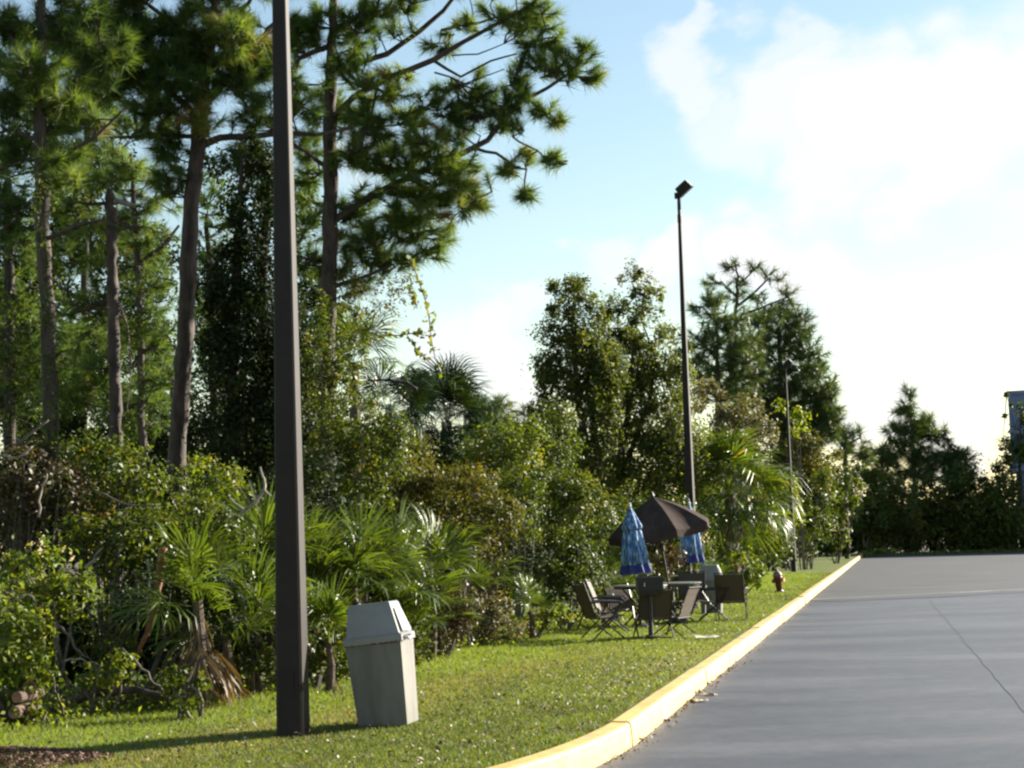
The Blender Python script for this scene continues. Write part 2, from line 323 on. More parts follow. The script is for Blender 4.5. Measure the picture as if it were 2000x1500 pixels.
# cast shadow painted as a dark strip across the road where the two surfaces meet, and two long cracks
def strip(name, a, b, w, z, mat, parent=None, n=14, jit=.012):
    d = (b - a).normalized(); nn = Vector((-d.y, d.x, 0)); mb = MB(); prev = None
    for i in range(n + 1):
        p = a + (b - a) * i / n + nn * random.uniform(-jit, jit); ww = w * random.uniform(.75, 1.25)
        q = (p + nn * ww / 2, p - nn * ww / 2)
        if prev: mb.quad((*prev[1].xy, z), (*q[1].xy, z), (*q[0].xy, z), (*prev[0].xy, z))
        prev = q
    return mb.build(name, mat, parent)
strip('seam_shadow', Vector((kx(SEAM_A.y)+.05, SEAM_A.y - 1.1, 0)), Vector((60, seam_x(60) - .5, 0)), 2.0, .008, M['seam_shade'], lot, 60, .05)
strip('concrete_edge', Vector((kx(SEAM_A.y)+.05, SEAM_A.y + .25, 0)), Vector((60, seam_x(60)+.5, 0)), .26, .0085, M['concrete'], lot, 60, .03)
strip('crack', G(1815, 1172, 0), G(2010, 1400, 0), .014, .004, M['crack'], road, 40, .012)

kerb = bpy.data.objects.new('kerb', None); COL.objects.link(kerb); kerb['kind'] = 'structure'
prof = [(-.012, -.02), (-.006, .10), (.002, .165), (.010, .182), (.026, .190), (.15, .193), (.170, .186), (.178, .17), (.178, .02)]
GAP = LS - (Vector((kx(46.3), 46.3, 0)) - K0).length
s = 0.0
while s < STOT - 3:
    ln = 3.0
    bare = abs(s - GAP) < 1.5
    mb = MB(); rings = []; nst = 9 if LS - 4 < s < LS + ARC + 3 else 3
    jz, jo = random.uniform(-.006, .006), random.uniform(-.008, .008)
    for i in range(nst):
        p, _, n = kpos(s + .010 + (ln - .020 - (.0 if not bare else .0)) * i / (nst - 1))
        rings.append([p + n * (a + jo) + Vector((0, 0, b + jz)) for a, b in prof])
    mb.loft(rings)
    mb.build('kerb_section', M['kerb'], kerb)
    s += ln
    if bare:
        mb = MB(); rings = []
        for i in range(3):
            p, _, n = kpos(s + .02 + .42 * i / 2); rings.append([p + n * (a + .03) + Vector((0, 0, b - .045)) for a, b in prof])
        mb.loft(rings); mb.build('kerb_section', M['concrete'], kerb)['label'] = 'bare grey broken kerb section'
        s += .46

# ------------------------------------------------------------------ street lamps
def street_lamp(px, py, h, label, rz=0):
    b = G(px, py); t = thing('street_lamp', label, 'street lamp', b, rz, 'street lamps along the kerb')
    def sq(a, z, c=.16): c *= a; return [(-a+c,-a,z),(a-c,-a,z),(a,-a+c,z),(a,a-c,z),(a-c,a,z),(-a+c,a,z),(-a,a-c,z),(-a,-a+c,z)]
    MB().loft([sq(.110, -.05), sq(.110, .02), sq(.106, .8), sq(.056, h*.64), sq(.034, h - .35)]).build('pole', M['bronze'], t)
    MB().loft([sq(.043, h - .66), sq(.043, h - .50), sq(.038, h - .47)]).build('collar', M['bronze'], t)
    a = MB(); a.tube([(0, 0, h - .36), (0, 0, h - .12), (.03, 0, h)], [.045, .042, .04], 8); a.box(-.09, .04, -.05, .05, h - .10, h + .03); a.build('arm', M['bronze'], t)
    hd = MB()   # angled shoebox head
    q = Matrix.Rotation(R(-38), 3, 'Y') @ Matrix.Rotation(R(12), 3, 'X')
    o = Vector((.11, 0, h + .13))
    def tr(p): return o + q @ (Vector(p) * .84)
    hd.hexa([tr(p) for p in [(-.21,-.17,-.13),(.21,-.17,-.13),(.21,.17,-.13),(-.21,.17,-.13)]], [tr(p) for p in [(-.17,-.15,.12),(.19,-.15,.12),(.19,.15,.12),(-.17,.15,.12)]])
    head = hd.build('lamp_head', M['bronze'], t)
    ln = MB(); ln.hexa([tr(p) for p in [(.213,-.14,-.10),(.224,-.14,-.10),(.224,.14,-.10),(.213,.14,-.10)]], [tr(p) for p in [(.194,-.12,.09),(.205,-.12,.09),(.205,.12,.09),(.194,.12,.09)]])
    ln.build('lens', M['lamp_glass'], head)
    rm = MB(); rm.hexa([tr(p) for p in [(-.225,-.185,-.155),(.225,-.185,-.155),(.225,.185,-.155),(-.225,.185,-.155)]], [tr(p) for p in [(-.225,-.185,-.13),(.225,-.185,-.13),(.225,.185,-.13),(-.225,.185,-.13)]])
    rm.build('rim', M['bronze'], head)
    hc = MB(); hc.box(-.045, .045, -.113, -.100, .35, .52); hc.build('hand_hole_cover', M['bronze'], t)
    return t
street_lamp(573, 1437, 9.3, 'thick dark bronze lamp post rising out of frame beside the taupe trash bin', R(-9))
street_lamp(1356, 1184, 9.35, 'dark lamp post with angled head towering behind the patio umbrellas', R(-21))
street_lamp(1551, 1117, 9.0, 'distant lamp post with small sunlit head in front of the dense pine', R(-22))

# ------------------------------------------------------------------ trash bins
def trash_bin(px, py, rz, sc, label, lean=0):
    b = G(px, py); t = thing('trash_bin', label, 'trash bin', b, rz, 'hooded trash bins', tilt=(0, lean)); t.scale = (sc,) * 3
    w0, d0, w1, d1, H = .205, .20, .236, .225, .70
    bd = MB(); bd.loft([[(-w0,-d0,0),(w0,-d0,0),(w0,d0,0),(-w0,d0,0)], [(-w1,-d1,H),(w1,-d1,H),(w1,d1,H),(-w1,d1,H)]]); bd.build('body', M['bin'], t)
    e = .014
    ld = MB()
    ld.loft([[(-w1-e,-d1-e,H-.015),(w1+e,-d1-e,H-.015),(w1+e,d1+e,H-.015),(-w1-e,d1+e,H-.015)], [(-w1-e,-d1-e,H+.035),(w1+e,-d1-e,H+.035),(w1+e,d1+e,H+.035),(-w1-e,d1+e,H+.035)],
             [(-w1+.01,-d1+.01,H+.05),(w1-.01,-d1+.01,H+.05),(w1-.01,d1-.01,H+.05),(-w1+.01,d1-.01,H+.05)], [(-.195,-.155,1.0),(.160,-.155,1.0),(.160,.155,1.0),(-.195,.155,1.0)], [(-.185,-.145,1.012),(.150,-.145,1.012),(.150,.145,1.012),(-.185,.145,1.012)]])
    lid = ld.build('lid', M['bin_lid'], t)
    fl = MB(); fl.hexa([(w1-.002,-.15,H+.065),(w1+.012,-.15,H+.06),(w1+.012,.15,H+.06),(w1-.002,.15,H+.065)], [(.176,-.11,.955),(.186,-.11,.955),(.186,.11,.955),(.176,.11,.955)])
    fl.build('push_flap', M['bin_lid'], lid)
    rs = MB()
    for k in range(16):
        x = random.uniform(-w1, w1); a = random.uniform(.008, .03); rs.box(x, x + a, -d1-e-.004, -d1-e+.004, H-.022, H-.022+random.uniform(.004, .012))
    rs.build('rust_patch', M['rust'], lid)
    hp = MB(); hp.box(w1+e-.002, w1+e+.03, -.14, -.05, H+.0, H+.03); hp.tube([(w1+.02,-.17,H+.012),(w1+.05,-.14,H-.005),(w1+.065,-.10,H+.012),(w1+.05,-.05,H+.02)], .011, 6); hp.build('latch', M['chrome'], t)
    return t
trash_bin(760, 1416, R(-10), 1.0, 'taupe hooded trash bin on the grass beside the thick lamp post', R(-5.5))
trash_bin(1391, 1198, R(-12), .95, 'hooded trash bin half hidden behind the patio chairs')

# ------------------------------------------------------------------ patio furniture
def make_chair(loc, rz, label):
    t = thing('patio_chair', label, 'chair', loc, rz, 'brown sling patio chairs')
    w = .27
    def slab(pts, th, half):
        mb = MB(); rings = [[(-half, y, z), (half, y, z), (half, y + n[0]*th, z + n[1]*th), (-half, y + n[0]*th, z + n[1]*th)] for (y, z, n) in pts]
        return mb.loft(rings)
    slab([(.24,.40,(0,1)),(.10,.375,(0,1)),(-.08,.36,(0,1)),(-.20,.375,(.2,1))], .012, w - .012).build('seat', M['sling'], t)
    slab([(-.21,.39,(1,.2)),(-.27,.58,(1,.25)),(-.34,.78,(1,.3)),(-.40,.93,(1,.35))], .012, w - .012).build('backrest', M['sling'], t)
    fr = MB()
    for s in (-1, 1):
        fr.tube([(s*w,.27,.41),(s*w,.1,.385),(s*w,-.17,.365),(s*w,-.22,.42),(s*w,-.30,.66),(s*w,-.42,.985)], .014, 6)
    fr.tube([(-w,.27,.41),(w,.27,.41)], .012, 6); fr.tube([(-w,-.415,.955),(w,-.415,.955)], .012, 6); fr.tube([(-w,-.2,.365),(w,-.2,.365)], .012, 6)
    fr.build('frame', M['frame'], t)
    for s in (-1, 1):
        MB().tube([(s*(w+.03),-.31,.64),(s*(w+.035),-.10,.65),(s*(w+.035),.20,.635),(s*(w+.03),.25,.60)], [.018,.022,.022,.016], 6).build('armrest', M['frame'], t)
        MB().tube([(s*(w+.02),.22,.61),(s*(w+.02),.05,.33),(s*(w+.02),-.30,.0)], .013, 6).build('leg', M['frame'], t)
        MB().tube([(s*w,-.27,.50),(s*(w+.01),-.05,.30),(s*(w+.01),.31,.0)], .013, 6).build('leg', M['frame'], t)
    MB().tube([(-w-.02,-.30,.012),(w+.02,-.30,.012)], .012, 6).build('stretcher', M['frame'], t)
    MB().tube([(-w-.02,.31,.012),(w+.02,.31,.012)], .012, 6).build('stretcher', M['frame'], t)
    return t
chairs = [((1178,1250), -72, 'brown patio chair at the left end of the group, seen side on'),
          ((1196,1236), -98, 'patio chair with sunlit back just behind the leftmost side-on chair'),
          ((1276,1246), 6, 'brown patio chair seen from behind directly behind the black grill'),
          ((1316,1243), 62, 'patio chair turned left between the black grill and the table'),
          ((1352,1206), 172, 'patio chair facing the camera across the table below the brown umbrella'),
          ((1394,1213), 84, 'patio chair seen edge on in front of the half hidden trash bin'),
          ((1430,1212), -12, 'brown patio chair at the right end of the group nearest the kerb'),
          ((1228,1226), -150, 'patio chair behind the closed blue umbrella, mostly hidden by the grill')]
c0 = None
for (pp, rz, lb) in chairs:
    c = make_chair((0, 0, 0), 0, lb) if c0 is None else copy_tree(c0)
    c0 = c0 or c; c['label'] = lb; c.scale = (.92, .92, .78 if 'grill' in lb else .9); c.location = G(*pp); c.rotation_euler.z = R(rz)
def make_table(loc, rz, label):
    t = thing('patio_table', label, 'table', loc, rz, 'round patio tables')
    MB().lathe([(.46,.700),(.48,.706),(.48,.722),(.47,.728),(.03,.728)], 28).build('tabletop', M['tabletop'], t)
    for k in range(4):
        a = math.pi/4 + k*math.pi/2; c, s_ = math.cos(a), math.sin(a)
        MB().tube([(.36*c,.36*s_,.70),(.05*c-.03*s_,.05*s_+.03*c,.38),(-.36*c,-.36*s_,0)], .016, 6).build('leg', M['frame'], t)
    mb = MB(); mb.lathe([(.43,.665),(.45,.665),(.45,.699),(.43,.699)], 24, False); mb.build('rim', M['frame'], t)
    return t
TBL1, TBL2, TBL3 = G(1252, 1226), G(1320, 1218), G(1352, 1190)
tb = make_table(TBL1, .3, 'round patio table under the closed blue umbrella by the black grill')
for L_, rz, lb in ((TBL2, .75, 'patio table with pale top edge under the open brown umbrella'), (TBL3, 1.1, 'patio table under the farther closed blue umbrella behind the lamp side chairs')):
    c = copy_tree(tb); c.location = L_; c.rotation_euler.z = rz; c['label'] = lb
def closed_umbrella(loc, label, tilt, sc=1):
    t = thing('closed_umbrella', label, 'umbrella', loc, 0.4, 'closed blue umbrellas', tilt); t.scale = (sc,) * 3
    MB().lathe([(.019, .03), (.019, 2.36)], 8).build('pole', M['white_metal'], t)
    MB().lathe([(.17,.0),(.17,.04),(.10,.07),(.04,.09),(.035,.22)], 20).build('base', M['black_iron'], t)
    def pleat(prof, amp, n=48, pl=8):
        mb = MB(); mb.loft([[((r*(1+amp*k*math.cos(pl*a)))*math.cos(a+.15*math.sin(3*z)), (r*(1+amp*k*math.cos(pl*a)))*math.sin(a+.15*math.sin(3*z)), z+.015*k*math.cos(pl*a+1)) for a in [2*math.pi*j/n for j in range(n)]] for (r, z, k) in prof]); return mb
    sk = pleat([(.255,1.235,1),(.235,1.45,.9),(.205,1.70,.8),(.185,1.86,.6),(.145,1.925,.3)], .17).build('canopy', M['blue_print'], t, True)
    pleat([(.285,1.06,1.1),(.282,1.10,1.1),(.262,1.20,1.05),(.256,1.232,1)], .17).build('hem', M['navy'], sk, True)
    pleat([(.165,1.905,.5),(.19,1.93,.7),(.20,1.97,.7),(.13,2.13,.5),(.06,2.28,.3),(.02,2.36,.1)], .16).build('vent_cap', M['blue_print'], t, True)
    MB().lathe([(.155,1.885),(.163,1.90),(.155,1.918)], 24).build('tie_band', M['navy'], t)
    MB().lathe([(.02,2.35),(.03,2.37),(.028,2.42),(.008,2.45)], 10).build('finial', M['white_metal'], t)
    return t
UMB1 = closed_umbrella(TBL1, 'closed blue streaked umbrella in front, above the black grill', (R(-1), R(-3.2)), .875)
closed_umbrella(TBL3, 'closed blue streaked umbrella farther back against the dark lamp post', (0, R(.6)), .94)
def open_umbrella(loc, label, tilt):
    t = thing('open_umbrella', label, 'umbrella', loc, R(14), None, tilt)
    MB().lathe([(.021,.03),(.021,2.29)], 10).build('pole', M['frame'], t)
    MB().lathe([(.22,.0),(.22,.05),(.12,.08),(.045,.10),(.04,.26)], 20).build('base', M['black_iron'], t)
    MB().lathe([(.022,2.27),(.035,2.30),(.02,2.35),(.006,2.38)], 10).build('finial', M['frame'], t)
    MB().lathe([(.035,1.30),(.05,1.32),(.05,1.42),(.035,1.44)], 10).build('crank_box', M['frame'], t)
    n, Rr, zt, ze = 8, .95, 2.28, 1.72
    for k in range(n):
        a0, a1 = 2*math.pi*k/n, 2*math.pi*(k+1)/n; mb = MB(); rows = []; ns, nr = 6, 5
        for i in range(nr + 1):
            f = i / nr; row = []
            for j in range(ns + 1):
                g = j / ns; a = a0 + (a1 - a0)*g
                chord = math.cos((a1-a0)/2)/math.cos(a-(a0+a1)/2); sagr = 1 - .06*f*math.sin(math.pi*g)
                r = Rr*f*chord*sagr; z = zt + (ze-zt)*(f*.93+.07*f*f) + .045*math.sin(math.pi*f) - .04*f*math.sin(math.pi*g)
                row.append((max(r, .012)*math.cos(a), max(r, .012)*math.sin(a), z))
            rows.append(row)
        rows.append([(x*1.005, y*1.005, z-.13) for x, y, z in rows[-1]])
        o = len(mb.v); [mb.v.extend(r_) for r_ in rows]
        for i in range(len(rows)-1):
            for j in range(ns): q = i*(ns+1)+j; mb.f.append((q, q+ns+1, q+ns+2, q+1))
        ob = mb.build('canopy_panel', M['canopy'], t, False)
        md = ob.modifiers.new('cloth', 'SOLIDIFY'); md.thickness = .004
        e = Vector((Rr*math.cos(a0), Rr*math.sin(a0), ze)); 
        MB().tube([(0.02*math.cos(a0), .02*math.sin(a0), zt-.03), (e.x*.5, e.y*.5, (zt+ze)/2+.01), (e.x*.985, e.y*.985, ze-.015)], .008, 5).build('rib', M['frame'], t)
    return t
open_umbrella(TBL2, 'open brown canvas umbrella leaning over the patio table', (R(2.5), R(-9.5)))
def grill(px, py):
    t = thing('charcoal_grill', 'black pedestal barbecue grill standing in front of the chairs', 'grill', G(px, py), R(4))
    bx = MB(); bx.loft([[(-.165,-.13,.66),(.165,-.13,.66),(.165,.13,.66),(-.165,.13,.66)],[(-.185,-.15,.74),(.185,-.15,.74),(.185,.15,.74),(-.185,.15,.74)],[(-.19,-.155,.93),(.19,-.155,.93),(.19,.155,.93),(-.19,.155,.93)]]); fb = bx.build('firebox', M['black_iron'], t)
    MB().tube([(-.10,-.16,.84),(-.10,-.19,.85),(-.10,-.19,.80),(-.10,-.16,.79)], .010, 6).build('handle', M['chrome'], fb)
    g = MB()
    for k in range(9): g.tube([(-.18+.045*k,-.15,.938),(-.18+.045*k,.15,.938)], .006, 4)
    g.build('grate', M['black_iron'], t)
    MB().lathe([(.036,0),(.036,.66)], 12).build('post', M['black_iron'], t)
    p = MB(); p.box(-.30,.30,-.05,.05,.0,.035); p.box(-.05,.05,-.26,.26,.036,.06); p.build('base', M['black_iron'], t)
grill(1272, 1249)
def hydrant(px, py):
    t = thing('fire_hydrant', 'dark red fire hydrant with faded pink top leaning on the grass', 'hydrant', G(px, py), R(30), None, (0, R(-7)))
    MB().lathe([(.115,0),(.115,.04),(.08,.06),(.085,.08),(.105,.36),(.12,.38),(.12,.42),(.105,.44)], 16).build('barrel', M['hydrant'], t, True)
    MB().lathe([(.125,.44),(.125,.47),(.115,.50),(.085,.56),(.035,.59),(.03,.64),(.01,.65)], 16).build('bonnet', M['hydrant_top'], t, True)
    for a, m_, nm in ((180, 'hydrant', 'side_nozzle'), (0, 'hydrant', 'side_nozzle'), (-60, 'hydrant_cap', 'front_nozzle')):
        c, s_ = math.cos(R(a)), math.sin(R(a)); MB().tube([(.08*c,.08*s_,.33),(.15*c,.15*s_,.33),(.152*c,.152*s_,.33),(.18*c,.18*s_,.33)], [.045,.045,.056,.054], 8).build(nm, M[m_], t)
hydrant(1523, 1157)

# ------------------------------------------------------------------ blue building at the far right
def building():
    b = G(1992, 1072, 0); b.y = 157; b.x = P(1992, 1072, 157).x; b.z = 0
    t = thing('blue_building', 'blue painted building cut off by the right edge of the frame', 'building', b, R(-19))
    MB().box(0, 26, 0, 22, 0, 6.9).build('lower_wall', M['blue_wall'], t)
    MB().box(-.42, 26.4, -.42, 22.4, 6.9, 7.5).build('ledge', M['blue_trim'], t)
    MB().box(-.3, 26.3, -.3, 22.3, 7.5, 13.6).build('upper_wall', M['blue_wall'], t)
    MB().box(-.36, 26.36, -.36, 22.36, 10.2, 10.6).build('band', M['blue_trim'], t)
    MB().box(-.4, 26.4, -.4, 22.4, 13.6, 13.95).build('parapet', M['blue_wall'], t)
    for i in range(4):
        for z, oy in ((2.0, 0), (8.3, -.3)):
            x = 3 + i*6.2; w = MB(); w.box(x-.1, x+2.9, oy-.06, oy+.02, z-.1, z+1.9); f = w.build('window', M['blue_trim'], t)
            MB().box(x, x+1.36, oy-.09, oy-.03, z, z+1.8).build('pane', M['dark_glass'], f); MB().box(x+1.44, x+2.8, oy-.09, oy-.03, z, z+1.8).build('pane', M['dark_glass'], f)
building()

# ------------------------------------------------------------------ foliage generators
def unit(v): return v / np.maximum(np.linalg.norm(v, axis=1, keepdims=True), 1e-9)
def leaf_quads(C, out, size, tint, aspect=.5, up=.5, droop=.3):
    """diamond leaves centred on C, loosely facing out and up"""
    n = len(C); s = size * rng.uniform(.6, 1.35, (n, 1))
    nr = unit(out * .6 + np.array([0, 0, up]) + rng.normal(0, .55, (n, 3)))
    ax = rng.normal(0, 1, (n, 3)) + out * .5; ax[:, 2] -= droop
    ax = unit(ax - nr * np.sum(ax * nr, 1, keepdims=True)); b = np.cross(nr, ax)
    V = np.empty((n, 4, 3)); V[:, 0] = C - ax * s * .5; V[:, 2] = C + ax * s * .5 - nr * s * .12
    V[:, 1] = C + b * s * aspect * .5 + nr * s * .08; V[:, 3] = C - b * s * aspect * .5 + nr * s * .08
    return V.reshape(-1, 3), np.arange(n * 4).reshape(n, 4), tint
def blob_leaves(c, r, n, nclump, spread=.22, shell=.55):
    """n leaf centres in clumps through an ellipsoid; returns centres, outward directions, clump tints"""
    d = unit(rng.normal(0, 1, (nclump, 3))); rad = rng.uniform(shell, 1, (nclump, 1)) ** .8
    cl = d * rad; ct = rng.uniform(0, 1, nclump)
    k = rng.integers(0, nclump, n); p = cl[k] + rng.normal(0, spread, (n, 3)) * rng.uniform(.4, 1.2, (nclump, 1))[k]
    return np.array(c) + p * np.array(r), unit(p), np.clip(ct[k] * .65 + rng.uniform(0, .35, n), 0, 1), np.array(c) + cl * np.array(r)
def pxblob(b, Y):
    px, py, rx, ry = b[:4]; dy = b[4] if len(b) > 4 else 0
    c = P(px, py, Y + dy); m = (Y + dy) / FPX
    return np.array(c), np.array((rx * m, max(rx, ry) * m * .85, ry * m))
PXS = 1024 / 2000 * FPX
def plant(name, label, cat, Y, blobs, style, size=.06, cov=5.0, stems=6, trunk=None, base=None, group=None, part='foliage', aspect=.5, up=.5, tshift=0, nclump=None, spread=.22, stem_mat='twig', shell=.5):
    """a leafy plant: stems (or given trunk lines in photo pixels) and a mass of separate leaves"""
    B = [pxblob(b, Y) for b in blobs]
    if base is None: c = B[0][0]; base = Vector((c[0], c[1], LZ))
    t = thing(name, label, cat, base, 0, group)
    sz = max(size, Y * .0021); Vs, Fs, Ts, off = [], [], [], 0; tips = []
    for (c, r) in B:
        apx = math.pi * r[0] * r[2] * (PXS / c[1]) ** 2; lpx = sz * sz * aspect * .5 * (PXS / c[1]) ** 2
        n = int(min(max(cov * apx / lpx * .55, 60), 26000)); nc = nclump or int(min(90, max(14, apx / 90)))
        C, o, tt, cl = blob_leaves(c, r, n, nc, spread, shell)
        keep = C[:, 2] > LZ + .01; C, o, tt = C[keep], o[keep], tt[keep]
        V, F, T = leaf_quads(C, o, sz, np.clip(tt + tshift, 0, 1), aspect, up)
        Vs.append(V - np.array(base)); Fs.append(F + off); Ts.append(T); off += len(V); tips.append(cl)
    np_mesh(part, np.concatenate(Vs), np.concatenate(Fs), M[style], t, np.concatenate(Ts))
    mb = MB(); m_ = Y / FPX
    if trunk:
        for line in trunk:
            pts = [P(x, y, Y + (q[0] if q else 0)) for x, y, w, *q in line]; mb.tube(pts, [l[2] * m_ / 2 for l in line], 7)
    tp = np.concatenate(tips)
    for k in range(stems):
        e = Vector(tp[rng.integers(len(tp))]); s0 = Vector(base) if not trunk else P(trunk[k % len(trunk)][-1][0], trunk[k % len(trunk)][-1][1], Y)
        if not trunk: s0 = s0 + Vector((random.uniform(-.15, .15), random.uniform(-.15, .15), -.05))
        mid = s0.lerp(e, .5) + Vector((random.uniform(-.12, .12), random.uniform(-.12, .12), random.uniform(0, .2)))
        mb.tube([s0, mid, e], [.016 + Y*.0002, .011 + Y*.00015, .004], 5)
    if mb.v: mb.build('trunk' if trunk else 'stem', M[stem_mat], t, origin=base)
    return t
def tuft_mesh(Pt, D, tint, n, length, width):
    K = len(Pt); p = np.repeat(Pt, n, 0); d = np.repeat(D, n, 0); N_ = K * n
    dr = unit(d * .85 + rng.normal(0, .55, (N_, 3))); ln = length * rng.uniform(.7, 1.15, (N_, 1))
    st = p + d * rng.uniform(-.8, .25, (N_, 1)) * length * .8
    sd = unit(np.cross(dr, rng.normal(0, 1, (N_, 3)))) * width / 2
    tip = st + dr * ln; tip[:, 2] -= (ln[:, 0] * .16)
    V = np.empty((N_, 3, 3)); V[:, 0] = st - sd; V[:, 1] = st + sd; V[:, 2] = tip
    return V.reshape(-1, 3), np.arange(N_ * 3).reshape(N_, 3), np.clip(np.repeat(tint, n) + rng.uniform(-.1, .1, N_), 0, 1)
def pine(name, label, Y, trunk, limbs, blobs, group=None, cov=2.2, needles=110, bark='bark', mat='needle', base=None, tl=None, trunk_jit=.012):
    """trunk: [(px,py,width px)] from the ground up; limbs: lists of (px,py,width,dY); blobs: (px,py,rx,ry,dY,tint)"""
    m_ = Y / FPX
    if base is None: q = P(trunk[0][0], trunk[0][1], Y); base = Vector((q.x, q.y, LZ))
    t = thing(name, label, 'tree', base, 0, group)
    pts = [P(a, b, Y) for a, b, w in trunk]; rd = [w * m_ / 2 for a, b, w in trunk]
    if pts[0].z > LZ + .05: pts.insert(0, Vector((base.x, base.y, LZ - .05))); rd.insert(0, rd[0] * 1.12)
    fp, fr = [], []
    for i in range(len(pts) - 1):
        k = max(2, int((pts[i+1] - pts[i]).length / .22))
        for j in range(k):
            f = j / k; fp.append(pts[i].lerp(pts[i+1], f) + Vector((random.gauss(0, trunk_jit), random.gauss(0, trunk_jit), 0))); fr.append((rd[i]*(1-f) + rd[i+1]*f) * random.uniform(.93, 1.08))
    fp.append(pts[-1]); fr.append(rd[-1])
    MB().tube(fp, fr, 10).build('trunk', M[bark], t, True, origin=base)
    br = MB(); anchor = [p for p in fp if p.z > 2]
    for lm in limbs:
        lp = [P(a, b, Y + (e[0] if e else 0)) for a, b, w, *e in lm]; lr = [l[2] * m_ / 2 for l in lm]; sp, sr = [], []
        for i in range(len(lp) - 1):
            k = max(2, int((lp[i+1] - lp[i]).length / .3))
            for j in range(k): f = j / k; sp.append(lp[i].lerp(lp[i+1], f) + Vector((random.gauss(0, .018),) * 3)); sr.append(lr[i]*(1-f) + lr[i+1]*f)
        sp.append(lp[-1]); sr.append(lr[-1]); br.tube(sp, sr, 6); anchor += sp
    A = np.array([tuple(a) for a in anchor]); L_ = tl or max(.28, .0066 * Y)
    PP, DD, TT = [], [], []
    for b in blobs:
        c, r = pxblob(b, Y); tint = b[5] if len(b) > 5 else .4
        apx = math.pi * r[0] * r[2] * (PXS / c[1])**2; tpx = math.pi * (L_ * .8 * PXS / c[1])**2 * .5
        K = int(max(6, 1.75 * cov * apx / tpx)); p = c + unit(rng.normal(0, 1, (K, 3))) * (rng.uniform(0, 1, (K, 1)) ** .5) * r * 1.1
        PP.append(p); TT.append(np.clip(rng.normal(tint, .14, K), 0, 1))
    PP = np.concatenate(PP); TT = np.concatenate(TT); DD = np.empty_like(PP)
    for i, p in enumerate(PP):
        j = np.argmin(np.sum((A - p) ** 2, 1) + np.maximum(0, A[:, 2] - p[2]) * .6); a = Vector(A[j]); q = Vector(p); d = q - a
        mid = a.lerp(q, .55) + Vector((random.gauss(0, .08), random.gauss(0, .08), -.10 * d.length))
        nd = (q - mid); nd = nd.normalized() if nd.length > 1e-3 else Vector((0, 0, 1)); DD[i] = (nd * .8 + Vector((0, 0, .25))).normalized()
        w = .0004 * Y
        br.tube([a, mid, q], [.010 + w * .6, .008 + w * .4, .005 + w * .2], 4, False)
        if len(A) < 1400 and i % 3 == 0: A = np.vstack([A, np.array(mid)[None]])
    br.build('branches', M[bark], t, origin=base)
    V, F, T = tuft_mesh(PP, DD, TT, needles, L_, max(.0105, .00042 * Y))
    np_mesh('crown', V - np.array(base), F, M[mat], t, T)
    return t
# palm fans: three shared meshes, every frond an object of its own
def fan_mesh(n, rad, pet, spread, width, droop, seed):
    rs = np.random.default_rng(seed); V, F, T = [], [], []
    pp = [(0, pet * f, .10 * pet * math.sin(f * 1.6) - .06 * pet * f * f) for f in (0, .35, .7, 1)]
    for i in range(3):
        a, b = pp[i], pp[i+1]; o = len(V); w = .012
        V += [(a[0]-w, a[1], a[2]), (a[0]+w, a[1], a[2]), (b[0]+w*.8, b[1], b[2]), (b[0]-w*.8, b[1], b[2])]; F += [(o, o+1, o+2), (o, o+2, o+3)]; T += [.55, .55]
    hub = np.array(pp[-1])
    for k in range(n):
        a = R(spread) * (2 * (k + .5) / n - 1) + rs.normal(0, .03); L_ = rad * (1 - .22 * abs(a) / R(spread)) * rs.uniform(.88, 1.08)
        d = np.array((math.sin(a), math.cos(a), .12 * abs(math.sin(a)) + rs.normal(0, .05))); s_ = np.array((math.cos(a), -math.sin(a), rs.normal(0, .35))) * width
        m = hub + d * L_ * .55; tip = hub + d * L_ + np.array((0, 0, -droop * L_ * rs.uniform(.6, 1.4))); m2 = hub + d * L_ * .82 + np.array((0, 0, -droop * L_ * .28))
        o = len(V); V += [tuple(hub), tuple(m - s_), tuple(m + s_), tuple(m2 - s_ * .7), tuple(m2 + s_ * .7), tuple(tip)]
        tv = float(np.clip(rs.normal(.5, .2), 0, 1)); F += [(o, o+1, o+2), (o+1, o+3, o+4), (o+1, o+4, o+2), (o+3, o+5, o+4)]; T += [tv] * 4
    return np.array(V, float), np.array(F), np.array(T)
FANS = {}
def fan_obj(kind, var):
    if (kind, var) not in FANS:
        if kind.startswith('sabal'): V, F, T = fan_mesh(30, .85, .9, 125, .019, .55, 10 + var)
        elif kind == 'dead': V, F, T = fan_mesh(18, .62, .38, 38, .012, .10, 20 + var)
        else: V, F, T = fan_mesh(26, .58, .42, 110, .0125, .12 + .1 * var, 30 + var)
        o = np_mesh('frond', V, F, M[{'dead': 'fan_old', 'sabal_dark': 'fan_dark'}.get(kind, 'fan')], None, np.clip(T + .12 * (var - 1), 0, 1)); FANS[(kind, var)] = o.data; bpy.data.objects.remove(o)
    return FANS[(kind, var)]
